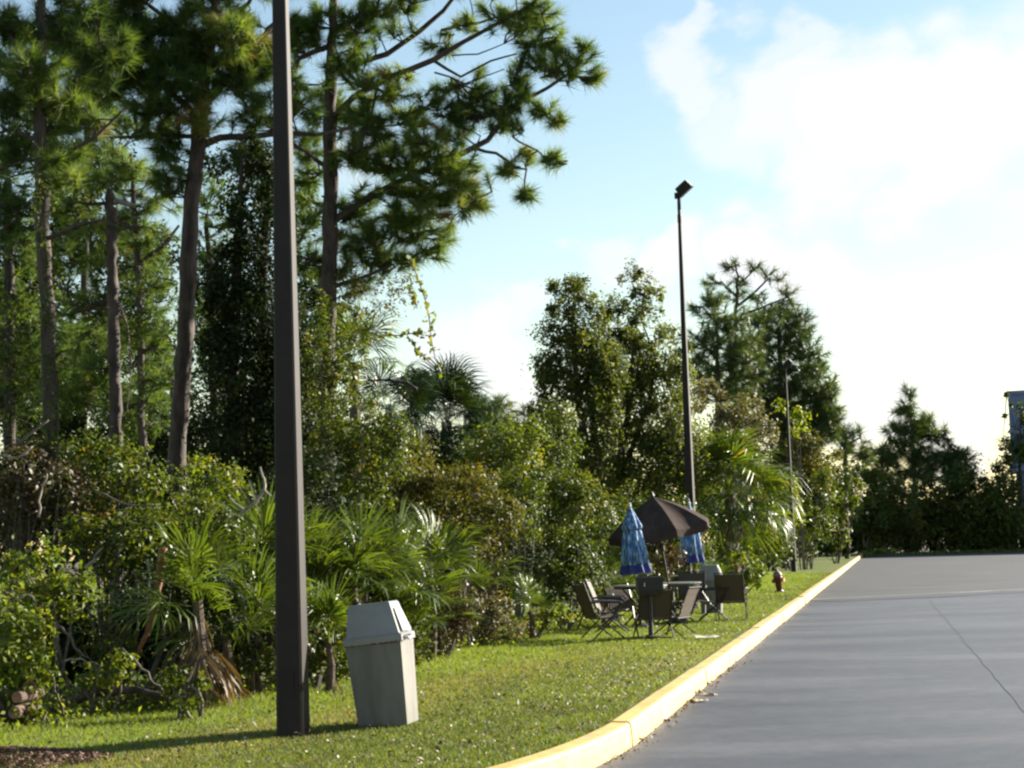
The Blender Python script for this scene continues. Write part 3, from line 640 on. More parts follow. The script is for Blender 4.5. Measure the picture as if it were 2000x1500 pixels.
def palm(name, label, px, py, Y, n, kind='saw', sc=1, elev=(5, 80), group=None, dead=0, az=None, trunk_w=.10):
    c = P(px, py, Y); base = Vector((c.x, c.y, LZ)); t = thing(name, label, 'palm' if kind.startswith('sabal') else 'palmetto', base, 0, group)
    hz = max(c.z - LZ - (.12 if kind.startswith('sabal') else .3) * sc, .05)
    MB().tube([(0, 0, -.05), (.03, 0, hz * .5), (0, 0, hz)], [trunk_w * 1.1, trunk_w, trunk_w * .8], 8).build('trunk', M['palm_bark'], t)
    for k in range(n + dead):
        dd = k >= n; o = bpy.data.objects.new('frond', fan_obj('dead' if dd else kind, k % 3)); COL.objects.link(o); o.parent = t
        o.location = (random.gauss(0, .03), random.gauss(0, .03), hz + random.uniform(-.12, .02) * sc - (.15 if dd else 0))
        a = random.uniform(0, 360) if az is None else random.uniform(*az); e = random.uniform(*elev) if not dd else random.uniform(-88, -62)
        o.rotation_euler = (Matrix.Rotation(R(a), 3, 'Z') @ Matrix.Rotation(R(e), 3, 'X') @ Matrix.Rotation(random.gauss(0, .35), 3, 'Y')).to_euler()
        o.scale = (sc * random.uniform(.8, 1.15),) * 3
        if dd: o['label'] = 'withered brown frond'
    return t

# ------------------------------------------------------------------ the big pines on the left
pine('pine_tree', 'slender dark pine wrapped in vines, trunk nearest the left edge', 24.5,
     [(103,900,30),(98,780,30),(90,600,28),(83,430,28),(76,250,24),(80,100,18),(84,-80,14),(86,-260,8)],
     [[(85,470,10),(150,440,8,-.2),(200,432,6,-.4),(250,450,3,-.5)],[(80,330,11),(130,300,9),(190,265,7),(250,205,4)],[(76,270,10),(30,250,8),(-10,262,5)],[(76,200,11),(30,160,9),(-20,120,6)],[(78,150,10),(20,60,8),(-30,0,6)],[(90,330,8),(60,310,6),(0,330,4)]],
     [(20,40,75,60,0,.35),(130,40,90,60,.4,.35),(0,170,60,60,0,.3),(110,190,60,60,0,.55),(165,235,60,50,.2,.55),(30,290,60,50,.3,.35),(110,330,55,45,0,.6),(25,420,60,60,.5,.35),(55,120,60,50,-.4,.45),(200,110,60,60,.4,.3),(10,-90,120,70,0,.4),(150,-100,110,70,0,.4),(70,-220,110,70,0,.4)],
     group='tall pines at the left', cov=2.3)
# broken snag
def snag():
    Y = 25.5; b = P(226, 1000, Y); b.z = LZ; t = thing('dead_pine_trunk', 'bare broken pine trunk with one short stub branch near its top', 'tree', b)
    m_ = Y / FPX; mb = MB(); pts, rr = [], []
    ctrl = [(231,1180,27),(228,960,25),(225,800,24),(221,600,23),(217,450,22),(214,372,19)]
    for i in range(5):
        for j in range(10):
            f = j/10; a, c = ctrl[i], ctrl[i+1]; pts.append(P(a[0]*(1-f)+c[0]*f, a[1]*(1-f)+c[1]*f, Y) + Vector((random.gauss(0,.012), random.gauss(0,.012), 0))); rr.append((a[2]*(1-f)+c[2]*f)*m_/2*random.uniform(.9,1.1))
    pts.append(P(214,368,Y)); rr.append(.03); pts[0].z = LZ - .05
    mb.tube(pts, rr, 10).build('trunk', M['bark'], t, True, origin=b)
    MB().tube([P(216,396,Y), P(232,393,Y), P(247,397,Y), P(264,402,Y)], [.05,.045,.042,.030], 7).build('branch_stub', M['pale'], t, True, origin=b)
    MB().tube([P(222,582,Y), P(236,598,Y), P(250,640,Y), P(256,720,Y), P(248,800,Y)], [.018,.014,.012,.010,.006], 5).build('hanging_strip', M['twig'], t, False, origin=b)
    for (x0,y0,x1,y1) in ((228,448,300,446),(219,585,140,612)): MB().tube([P(x0,y0,Y), P((x0+x1)/2,(y0+y1)/2-5,Y), P(x1,y1,Y)], [.022,.016,.006], 5).build('branch_stub', M['bark'], t, False, origin=b)
snag()
pine('pine_tree', 'leaning pine with curved trunk forking into a dark crown, left of the thick lamp post', 27,
     [(344,930,36),(348,850,35),(357,740,34),(363,640,34),(366,520,34),(372,420,32),(382,320,32),(388,255,30),(396,190,28),(405,120,22),(420,20,18),(430,-120,13),(436,-280,8)],
     [[(388,285,17),(425,272,14),(470,267,13),(540,262,11),(620,262,8),(690,250,5,.3)],[(396,205,22),(430,165,20),(460,140,16),(500,90,12),(540,40,8)],[(392,240,14),(340,190,12),(290,140,10),(230,120,6)],[(386,265,10),(300,265,8),(215,268,5)],[(405,120,14),(350,60,11),(290,10,8)],[(410,60,12),(480,10,8),(520,-40,6)]],
     [(200,120,85,60,0,.25),(270,150,90,70,.3,.22),(330,90,90,70,0,.3),(250,40,100,60,.4,.3),(360,160,80,60,-.3,.28),(410,40,90,60,0,.4),(455,75,70,50,-.5,.7),(470,150,60,60,0,.35),(510,110,60,60,.3,.35),(310,230,70,40,0,.3),(330,300,45,45,0,.35),(325,345,35,30,0,.4),(490,310,50,40,.2,.35),(500,215,55,45,.3,.35),(590,205,36,36,0,.4),(400,230,50,35,-.4,.85),(150,70,70,60,.3,.3),(420,-90,170,80,0,.4),(280,-60,110,60,0,.3),(520,-70,100,60,0,.4),(430,-230,130,80,0,.4)],
     group='tall pines at the left', cov=2.4)
pine('pine_tree', 'big spreading pine right of the thick lamp post, limbs reaching into open sky', 30,
     [(636,760,34),(640,620,33),(644,500,32),(645,400,30),(645,300,28),(645,180,26),(648,80,20),(652,-20,16),(656,-160,12),(660,-300,8)],
     [[(645,434,17),(687,409,15),(722,385,14),(800,345,13),(860,320,12),(908,297,12),(950,276,11),(981,238,10),(1020,196,9),(1065,175,7),(1121,136,6),(1139,100,4)],
      [(645,235,14),(690,190,13,-.3),(754,154,12,-.5),(845,118,11,-.6),(900,85,9,-.6),(978,42,7,-.6),(1045,5,5,-.6)],
      [(647,150,13),(700,125,12,.5),(757,105,12,.7),(817,63,11,.9),(866,21,9,1),(905,-30,7,1)],
      [(646,285,11),(663,301,11),(715,331,10),(796,332,8),(860,343,5)],
      [(932,288,7),(967,301,6),(995,322,6),(1027,332,5),(1025,375,3)],[(1000,268,4),(1030,285,4),(1065,308,3)],
      [(845,118,7,-.6),(900,150,5,-.7),(960,118,4,-.8),(1010,105,3,-.8)],[(860,60,6,.4),(930,45,5,.3),(1010,20,4,.2)],[(740,160,6,-.5),(720,230,5,-.7),(705,290,4,-.8)],
      [(645,90,12),(590,110,10),(560,90,7)],[(646,560,10),(700,545,8),(760,520,5)],[(645,330,10),(600,300,8),(572,280,6)],[(1020,196,5),(1060,215,4),(1085,235,3)],
      [(850,140,4,-.6),(905,165,3,-.6),(985,135,2,-.7)],[(880,110,3,-.6),(930,108,3,-.6),(985,85,2,-.6)]],
     [(610,55,60,50,0,.4),(690,40,80,50,.3,.45),(770,20,60,40,.5,.45),(690,130,55,45,-.3,.4),(755,170,55,48,-.6,.72),(715,245,55,45,-.5,.45),(690,300,55,45,-.2,.55),(640,200,45,40,.5,.4),(600,330,40,40,.4,.4),(610,420,40,45,.3,.35),(690,400,45,40,.3,.35),(600,500,40,50,.3,.3),(680,545,50,35,.2,.3),(750,500,45,35,.3,.4),(600,270,36,40,.4,.4),(700,220,45,35,.2,.5),(800,230,45,35,.2,.45),(860,190,40,30,.1,.4),
      (760,300,70,45,0,.5),(830,285,70,45,-.3,.65),(870,330,70,45,-.3,.62),(800,375,80,45,0,.5),(880,385,70,45,-.2,.62),(925,375,42,38,0,.6),(830,440,70,42,.1,.5),(760,440,70,45,.2,.42),(700,470,60,45,.3,.35),(850,480,35,25,.2,.55),(790,500,50,25,.2,.35),
      (925,190,62,50,.2,.16),(890,235,60,40,.3,.18),(980,215,45,35,.1,.25),(1010,180,45,40,0,.4),(1000,235,35,24,0,.7),
      (985,30,50,38,-.6,.6),(1050,40,55,45,-.4,.6),(1075,85,40,38,-.3,.45),(1040,110,40,35,-.2,.4),(1085,130,35,30,0,.5),(1140,95,26,26,0,.4),(1165,140,24,22,.2,.5),(1115,130,26,22,0,.5),(1060,205,35,24,.1,.45),(1085,235,20,18,.1,.7),
      (1030,310,20,20,.1,.75),(1075,310,20,18,0,.5),(985,330,20,16,0,.65),(1024,378,16,18,0,.5),(905,45,25,20,0,.8),(860,90,35,25,.4,.4),
      (560,150,40,40,.3,.35),(575,60,40,40,.3,.35),(650,-80,140,60,0,.45),(800,-60,130,50,0,.45),(950,-50,110,40,0,.5),(660,-230,150,80,0,.45)],
     group='tall pines at the left', cov=1.8, needles=110)
# pines deeper in the wood
pine('pine_tree', 'bushy green pine standing behind the bare broken trunk', 35,
     [(278,900,15),(276,700,14),(268,500,12),(260,400,10),(255,300,7)],
     [[(266,640,10),(210,600,8),(150,610,5)],[(264,520,10),(320,480,8),(350,440,5)],[(262,450,10),(200,400,8),(150,395,5)],[(266,700,10),(320,660,8),(340,640,5)]],
     [(200,360,60,45,0,.55),(260,340,60,45,0,.55),(300,400,55,45,.3,.5),(160,410,60,50,.3,.5),(230,440,70,50,.6,.5),(300,480,55,45,0,.55),(150,500,60,60,0,.5),(240,540,60,50,.5,.45),(310,560,40,45,0,.5),(170,600,70,50,.5,.45),(290,650,60,50,0,.55),(210,690,80,55,.5,.5),(310,740,50,50,0,.5),(160,760,80,60,.5,.4),(260,800,80,55,.5,.45)],
     group='pines deeper in the wood', cov=2.0, needles=46, tl=.30)
pine('pine_tree', 'shaded green pine filling the space behind the leftmost vine wrapped trunk', 36,
     [(20,900,24),(18,600,22),(16,350,14)], [[(18,600,9),(60,560,7)],[(18,500,9),(-20,460,7)]],
     [(0,360,55,50,0,.4),(40,470,50,60,0,.4),(-10,560,60,60,.4,.35),(55,600,55,60,.3,.4),(10,690,80,60,.3,.35),(80,720,70,60,.5,.35),(30,790,90,60,.5,.3),(135,330,45,45,.6,.45),(125,660,45,60,.5,.35)],
     group='pines deeper in the wood', cov=1.9, needles=46, tl=.30, bark='bark_dark')
pine('pine_tree', 'thin dark pine between the curved trunk and the vine covered mass', 37,
     [(420,900,16),(416,700,15),(412,560,13),(404,420,8)], [[(414,600,7),(440,560,5),(470,520,4)],[(412,540,6),(395,500,4),(390,470,3)]],
     [(400,380,40,45,0,.35),(440,430,40,45,0,.35),(395,480,35,40,0,.35),(445,520,40,45,.3,.3),(410,640,40,50,.3,.35),(440,740,60,60,.3,.3)], group='pines deeper in the wood', cov=1.7, needles=40, tl=.3, bark='bark_dark')
for (x, w, lab) in ((455,24,'dark bare trunk just left of the thick lamp post among hanging vines'), (508,20,'dark thin trunk immediately left of the lamp post under vines')):
    q = P(x, 900, 25.8); q.z = LZ; t = thing('dead_tree', lab, 'tree', q); mm = 25.8/FPX
    MB().tube([P(x+4,960,25.8), P(x,760,25.8), P(x+6,560,25.8), P(x+14,400,25.8), P(x+20,300,25.8)], [w*mm*.55, w*mm*.5, w*mm*.45, w*mm*.35, w*mm*.15], 8).build('trunk', M['bark_dark'], t, True, origin=q)

pine('pine_tree', 'tall dark pine deep in the wood between the vine wrapped trunk and the curved pine', 40,
     [(160,900,16),(165,600,14),(170,300,12),(172,50,9)], [[(168,330,7),(220,300,5)],[(168,250,7),(120,210,5)],[(170,180,7),(230,140,5)]],
     [(200,290,50,35,0,.5),(120,210,60,50,0,.35),(180,180,60,50,0,.35),(240,230,50,40,.3,.4),(110,290,50,40,0,.5),(60,180,50,50,.3,.4),(180,90,80,50,0,.35),(80,90,60,50,.4,.35),(250,60,60,50,.4,.35)],
     group='pines deeper in the wood', cov=2.0, needles=60, tl=.32, bark='bark_dark')
# vine masses
def vines(label, Y, blobs, style='dark', size=.07, cov=5, stems=8, **k): return plant('vine_mass', label, 'vines', Y, blobs, style, size, cov, stems=stems, **k)
vines('dark curtain of vines hanging over dead trunks behind the thick lamp post', 25.6, [(480,420,50,80,0),(470,540,60,90,0),(520,640,60,110,.2),(470,720,75,110,0),(540,480,45,90,.3),(480,850,95,90,0),(560,820,60,110,.2),(590,700,40,120,.3),(430,640,40,80,.2),(525,360,40,60,.2),(500,300,30,50,.2),(450,560,50,90,.4),(540,700,60,120,.4)], cov=7.5)
vines('sunlit vines with yellow and orange leaves climbing right of the thick lamp post', 25.0, [(635,690,45,55,0),(660,740,42,50,0),(620,780,40,60,0),(690,700,30,30,.2),(640,620,34,40,.2)], 'glossy', .065, 4.2)
vines('dark leafy vines dangling under the big pine limb right of the lamp post', 29, [(700,590,50,30,0),(740,610,40,25,0),(760,560,40,25,0),(690,540,40,35,.2),(720,650,45,12,0),(790,560,20,30,0)], 'olive', .06, 1.5, stems=0)
vines('green vines spotting the vine wrapped leftmost pine trunk', 24.2, [(95,560,28,90,0),(80,400,28,80,0),(110,760,28,90,0),(30,620,45,60,.3),(20,720,50,60,.3),(60,840,60,50,0)], 'mid', .06, 1.6, stems=0)
def hanging_vine(label, Y, pts, n):
    t = thing('hanging_vine', label, 'vine', P(*pts[0], Y), 0, 'vine strands hanging from the big pine'); o = P(*pts[0], Y); q = [P(*p, Y) for p in pts]
    MB().tube(q, [.010]*len(q), 4).build('stem', M['twig'], t, origin=o)
    C = np.array([tuple(q[i].lerp(q[i+1], random.random())) for i in [random.randrange(len(q)-1) for _ in range(n)]]) + rng.normal(0, .035, (n, 3))
    V, F, T = leaf_quads(C, unit(rng.normal(0, 1, (n, 3))), .085, rng.uniform(.3, 1, n), .8)
    np_mesh('foliage', V - np.array(o), F, M['bright'], t, T)
hanging_vine('longest vine strand hanging free against the sky right of the big pine', 29.2, [(800,500),(815,540),(828,575),(838,620),(842,660),(850,700),(862,730)], 90)
hanging_vine('short side strand of vine reaching right below the big pine', 29.1, [(735,655),(780,655),(812,650),(828,655)], 46)
hanging_vine('small forked vine strand drooping beside the longest strand', 29.3, [(800,540),(808,575),(815,600)], 26)
hanging_vine('low drooping vine strand above the cabbage palm', 29.0, [(795,655),(815,685),(832,700)], 30)

# ------------------------------------------------------------------ thicket along the edge of the lawn
SH = 'shrubs along the edge of the wood'
def shrub(label, Y, blobs, style, size=.06, cov=5, **k): return plant('shrub', label, 'shrub', Y, blobs, style, size, cov, group=SH, **k)
shrub('bright yellow green bush at the left frame edge above the cut logs', 15.7, [(20,1250,70,95),(55,1300,55,70),(10,1350,50,50),(70,1230,40,40)], 'bright', .058, 4.6)
shrub('leafy green bush with broad bright leaves above the dark hollow, left side', 17.0, [(110,1170,70,50),(60,1110,70,60),(150,1150,50,40)], 'bright', .075, 4)
shrub('tangled brownish bush with bare twigs at the left frame edge', 18.6, [(30,1010,80,80),(110,960,80,70),(40,920,70,60)], 'brown', .06, 3.6, stems=16)
shrub('mixed green bush below the bare broken trunk, full of thin twigs', 19.2, [(220,930,70,80),(290,970,70,70),(180,990,70,70),(170,900,60,60)], 'mid', .062, 4.2, stems=14, tshift=.1)
shrub('green bush with shiny leaves in the middle of the left thicket', 18.2, [(220,1080,85,70),(300,1060,70,70),(150,1060,60,60)], 'glossy', .065, 4)
shrub('bushy shrub with pale glinting leaves beside the curved pine base', 18.8, [(380,1010,70,60),(430,1060,60,70),(350,1080,60,60)], 'glossy', .06, 4.2)
shrub('light green shrub just behind the curved pine base', 20.3, [(430,950,55,60),(390,920,40,40),(470,1000,50,60)], 'bright', .065, 3.6)
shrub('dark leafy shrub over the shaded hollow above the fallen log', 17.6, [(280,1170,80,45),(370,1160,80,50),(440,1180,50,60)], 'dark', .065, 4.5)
shrub('viny shrub hanging in the shaded hollow, left thicket', 17.2, [(210,1240,60,60),(235,1300,45,40)], 'mid', .06, 3)
shrub('small green sprawling shrub on the fallen log', 16.4, [(205,1310,45,28),(240,1290,30,22),(170,1330,30,18)], 'bright', .055, 3.6)
shrub('small dark green shrub on the lawn edge below the dead fronds', 16.0, [(360,1355,45,45),(335,1335,26,30)], 'mid', .062, 4.6)
shrub('low leafy clump right of the cut logs', 15.6, [(75,1400,45,28),(45,1415,30,18)], 'mid', .05, 4)
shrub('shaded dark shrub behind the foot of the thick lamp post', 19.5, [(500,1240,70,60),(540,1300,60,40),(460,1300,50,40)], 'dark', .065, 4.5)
shrub('low weedy bush to the right of the lamp post foot, beside the bin', 19.6, [(640,1300,50,40),(600,1270,40,40),(690,1270,40,50)], 'mid', .06, 4)
shrub('low dark clump at the foot of the palmettos left of the lamp post', 18.2, [(470,1290,50,34),(420,1310,36,24),(520,1290,36,34)], 'mid', .06, 4.6, tshift=-.15)
shrub('leafy clump hiding the palmetto feet just right of the lamp post', 19.0, [(630,1240,40,40),(670,1250,34,44),(610,1290,30,30)], 'glossy', .06, 4.2)
shrub('leafy clump in front of the palmettos behind the right side of the bin', 21.8, [(800,1230,36,40),(830,1270,36,24),(790,1270,30,24)], 'mid', .06, 4.6)
shrub('tall glinting vine covered shrub right of the lamp post, middle height', 23.6, [(690,830,60,70),(720,900,75,70),(650,900,50,80),(760,850,50,50),(700,980,70,50)], 'glossy', .062, 4.6)
shrub('olive coloured fine leaved shrub under the cabbage palm', 26.5, [(800,920,80,60),(830,980,80,50),(880,960,60,60),(760,960,50,60)], 'olive', .055, 5)
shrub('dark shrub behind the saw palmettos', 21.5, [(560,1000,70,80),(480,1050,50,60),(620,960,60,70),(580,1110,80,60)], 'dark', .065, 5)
shrub('olive mass of leaves above the right hand palmettos', 25.5, [(900,1040,70,50),(960,1000,60,60),(920,960,60,50)], 'olive', .058, 5)
shrub('bright leaved shrub at the top of the thicket right of the cabbage palm', 33, [(960,880,60,50),(1010,860,60,60),(930,910,50,40)], 'bright', .07, 4.5)
shrub('mid green shrub below the two tall feathery trees', 34, [(1050,900,60,70),(1090,850,50,60),(1030,960,60,50)], 'mid', .07, 5)
shrub('deep green shrub with bright tips left of the closed blue umbrella', 31, [(1080,1000,80,60),(1140,1000,50,60),(1120,950,50,50)], 'glossy', .066, 5)
shrub('shadowy shrub above the dark hollow in the thicket', 29.5, [(1000,1010,60,50),(1010,950,60,40)], 'mid', .066, 5)
shrub('reddish brown dead shrub at the edge of the dark hollow', 27.5, [(945,1060,34,30),(970,1100,34,30)], 'brown', .05, 3.4, stems=12)
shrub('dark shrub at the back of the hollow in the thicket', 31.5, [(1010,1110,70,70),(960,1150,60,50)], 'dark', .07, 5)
shrub('green shrub right behind the leftmost patio chair', 30, [(1110,1090,55,60),(1150,1130,40,50),(1080,1150,50,40)], 'mid', .066, 5)
shrub('brown and green thicket bush right of the trash bin', 23.6, [(850,1210,50,55),(890,1180,50,50),(840,1250,40,28)], 'brown', .06, 4.4, stems=12)
shrub('pale leaved brownish bush beside the brown thicket bush', 26, [(940,1210,45,40),(960,1170,40,40),(990,1230,40,20)], 'grey', .055, 4.2, stems=10)
shrub('low bright weeds bush at the lawn edge left of the chairs', 27.6, [(1050,1215,36,22),(1010,1225,26,16),(1090,1200,30,22)], 'bright', .055, 4)
shrub('shrub behind the first closed blue umbrella', 36, [(1190,1050,50,60),(1220,1110,50,50),(1170,1000,40,40)], 'mid', .07, 5)
shrub('reddish twiggy shrub under the open brown umbrella', 37, [(1280,1100,40,40),(1310,1070,40,40),(1265,1140,30,30)], 'brown', .07, 4)
shrub('leafy shrub behind the patio table and lamp post', 40, [(1310,1010,50,50),(1350,1060,45,50),(1240,1010,50,60),(1300,1110,40,40)], 'mid', .075, 5)
shrub('bright low shrub right of the half hidden trash bin', 44, [(1440,1110,36,34),(1480,1120,24,26)], 'bright', .075, 4.6)
shrub('large green shrub behind the fire hydrant', 56, [(1470,1060,50,50),(1510,1050,40,50),(1440,1040,40,50)], 'mid', .09, 5)
shrub('lime green bush just behind the distant lamp post', 82, [(1530,950,30,36),(1545,1000,28,40),(1520,1000,28,40)], 'lime', .11, 4.6)
shrub('pale grey twiggy bush right of the tall lamp post', 60, [(1440,800,50,50),(1410,840,45,45),(1470,850,50,40),(1380,780,40,40)], 'grey', .11, 4.2, stems=14)
shrub('yellow green bush high against the dense pine by the distant lamp post', 83, [(1555,810,24,22),(1560,840,20,16),(1525,790,14,14)], 'lime', .12, 4)
shrub('mixed shrub behind the foot of the distant lamp post', 84, [(1575,1010,34,50),(1600,970,34,50),(1580,1060,30,26)], 'mid', .13, 5)
shrub('olive shrub filling the gap above the lime green bush', 86, [(1490,900,50,60),(1560,900,50,50),(1600,900,40,50)], 'olive', .13, 5)
shrub('far green shrub near the end of the yellow kerb', 100, [(1630,1000,30,50),(1655,960,34,50),(1625,1050,28,28)], 'mid', .18, 5)
shrub('small bright tuft bush at the end of the yellow kerb', 138, [(1735,1077,26,8),(1700,1080,16,6)], 'bright', .16, 4)
HG = 'dark bushes along the far end of the parking lot'
for i, (px, py, rx, ry, Y, st, lb) in enumerate([(1685,970,50,60,148,'mid','leftmost dark bush of the far row beyond the end of the kerb'),(1740,1000,56,72,150,'feather','tall dark bush of the far row below the left slope of the far pine'),(1800,1004,60,66,152,'feather','dark bush of the far row directly below the far pine'),(1860,1002,60,68,152,'mid','dark bush of the far row below the right slope of the far pine'),(1915,1000,56,78,151,'mid','bush of the far row with sunlit top, second from the building'),(1962,995,46,84,150,'mid','dark bush of the far row touching the blue building')]):
    plant('far_bush', lb, 'bush', Y, [(px,py,rx,ry),(px-20,py+40,rx*.8,48),(px+24,py+44,rx*.7,44),(px+6,py-44,rx*.5,26)], st, .3, 6, group=HG, stems=4)

# ------------------------------------------------------------------ trees farther right
plant('feathery_tree', 'tall feathery olive tree on the left of the pair behind the umbrellas', 'tree', 47,
      [(1120,580,55,50),(1100,650,52,55),(1140,640,50,60),(1110,720,60,50),(1080,720,36,40),(1150,740,60,60),(1120,810,70,60),(1090,570,24,20),(1100,880,60,60),(1180,770,36,90),(1150,900,70,60),(1070,800,36,50),(1062,735,32,44),(1185,730,36,60)], 'feather', .085, 6.0, stems=16,
      trunk=[[(1172,1000,26),(1150,900,18),(1128,780,13),(1118,640,7)],[(1172,1000,20),(1165,880,14),(1150,760,9),(1140,650,5)]], base=Vector((*P(1175,1000,47).xy, LZ)), part='crown', stem_mat='bark', tshift=-.08)
plant('feathery_tree', 'tall feathery olive tree on the right of the pair, touching the dark lamp post', 'tree', 48.5,
      [(1240,560,32,40),(1275,585,24,30),(1225,620,48,50),(1265,660,50,55),(1230,710,60,55),(1290,740,50,60),(1220,800,75,60),(1300,830,60,60),(1240,880,80,60),(1190,900,60,50),(1325,760,34,60),(1290,900,80,55),(1330,840,40,60),(1240,940,80,40),(1165,690,34,60),(1190,640,20,34),(1328,690,24,50),(1205,760,44,60),(1345,900,40,60)], 'feather', .085, 6.0, stems=16,
      trunk=[[(1178,1005,24),(1205,930,18),(1225,820,13),(1240,660,7)],[(1178,1005,20),(1225,900,12),(1270,780,8),(1280,700,5)]], base=Vector((*P(1182,1005,48.5).xy, LZ)), part='crown', stem_mat='bark', tshift=-.04)
pine('pine_tree', 'sparse topped pine, tallest of the group right of the lamp post', 84,
     [(1440,900,14),(1438,760,12),(1436,640,9),(1440,560,6),(1438,520,3)], [[(1437,600,6),(1470,575,5),(1500,545,3)],[(1438,620,6),(1490,600,4),(1540,580,3)],[(1438,580,5),(1410,550,3)],[(1440,560,4),(1470,530,3)]],
     [(1432,518,20,12,0,.5),(1480,520,22,12,0,.5),(1510,540,26,13,0,.5),(1400,548,24,13,0,.5),(1450,552,26,10,0,.45),(1535,565,24,12,0,.5),(1480,580,34,14,0,.45),(1425,580,30,14,0,.5),(1540,590,22,10,0,.5),(1500,610,40,14,0,.45)], group='pines right of the lamp post', cov=1.6, needles=36, mat='needle_far', bark='bark', trunk_jit=.03)
pine('pine_tree', 'dense dark pine sloping down to the right behind the distant lamp post', 88,
     [(1530,1000,16),(1528,800,13),(1520,640,7)], [[(1528,800,8),(1590,780,5)],[(1525,720,7),(1580,680,4)]],
     [(1500,620,50,26,0,.4),(1545,625,36,26,0,.4),(1490,670,60,36,0,.4),(1560,670,46,34,0,.38),(1520,720,70,36,0,.36),(1590,715,36,32,0,.42),(1545,765,66,36,0,.36),(1605,760,32,30,0,.45),(1570,810,60,34,0,.38),(1620,805,28,22,0,.42),(1590,845,46,26,0,.36),(1600,790,40,28,0,.4),(1612,830,32,28,0,.42),(1560,870,56,36,0,.4),(1480,770,50,36,0,.42),(1500,820,50,36,0,.42)], group='pines right of the lamp post', cov=3.3, needles=38, mat='needle_far', trunk_jit=.03)
pine('pine_tree', 'broad green pine immediately right of the dark lamp post', 78,
     [(1405,1000,14),(1404,800,12),(1400,640,6)], [[(1403,760,7),(1450,720,4)],[(1402,700,6),(1360,660,3)]],
     [(1390,590,28,22,0,.5),(1358,605,14,14,0,.45),(1420,625,46,26,0,.5),(1380,660,40,34,0,.45),(1440,670,50,36,0,.5),(1390,720,50,36,0,.45),(1450,720,50,34,0,.5),(1420,765,60,30,0,.45)], group='pines right of the lamp post', cov=3.2, needles=38, mat='needle_far', trunk_jit=.03)
pine('pine_tree', 'small round pine low between the dense pine and the far pine', 120,
     [(1652,1000,10),(1650,880,8),(1650,840,4)], [[(1650,870,5),(1680,855,3)]], [(1640,850,26,22,0,.35),(1668,852,30,22,0,.35),(1655,880,38,22,0,.35),(1690,885,18,22,0,.35)], group='pines right of the lamp post', cov=2.3, needles=36, mat='needle_far', trunk_jit=.03)
pine('pine_tree', 'far pointed pine standing alone above the dark row at the end of the lot', 158,
     [(1790,1060,10),(1785,900,8),(1778,780,3)], [[(1785,850,4),(1840,840,3)]],
     [(1776,772,14,16,0,.4),(1770,800,26,18,0,.42),(1796,822,32,22,0,.4),(1745,838,20,16,0,.42),(1780,850,50,24,0,.4),(1828,848,32,22,0,.45),(1765,885,60,26,0,.38),(1835,888,50,26,0,.42),(1878,902,34,24,0,.45),(1728,895,28,24,0,.4),(1790,925,80,24,0,.36),(1868,932,48,22,0,.42),(1715,930,36,22,0,.4)], cov=3.6, needles=40, mat='needle_far', trunk_jit=.03)
plant('oak_tree', 'dark oak crown in front of the blue building at the right edge', 'tree', 150,
      [(1985,900,36,36),(1965,880,24,24),(2010,870,40,40),(1960,920,26,26),(1996,800,14,20),(2015,820,20,30),(1965,770,5,6),(1975,790,4,5),(1962,812,5,5)], 'mid', .3, 4, trunk=[[(1995,1060,10),(1994,960,8),(1990,880,5),(1996,800,2)],[(1993,880,2),(1978,820,1),(1966,772,.6)]], base=Vector((*P(1995,1060,150).xy, 0)), part='crown', stem_mat='bark', stems=5, tshift=-.12)
# far rounded trees left of the feathery pair
for (px, py, rx, ry, Y, lb) in [(955,800,40,34,62,'small round tree against the sky right of the cabbage palm'),(1025,830,42,34,64,'second small round tree against the sky, nearer the feathery pair'),(990,880,60,40,60,'low round tree under the two small sky line trees')]:
    pine('pine_tree', lb, Y, [(px,py+160,8),(px,py,5)], [[(px,py+20,4),(px+20,py,3)]], [(px,py,rx,ry,0,.42),(px-20,py+30,rx*.8,ry*.8,0,.4),(px+20,py+35,rx*.8,ry*.8,0,.4)], group='small round trees on the sky line', cov=3.2, needles=38, mat='needle_far', trunk_jit=.02)

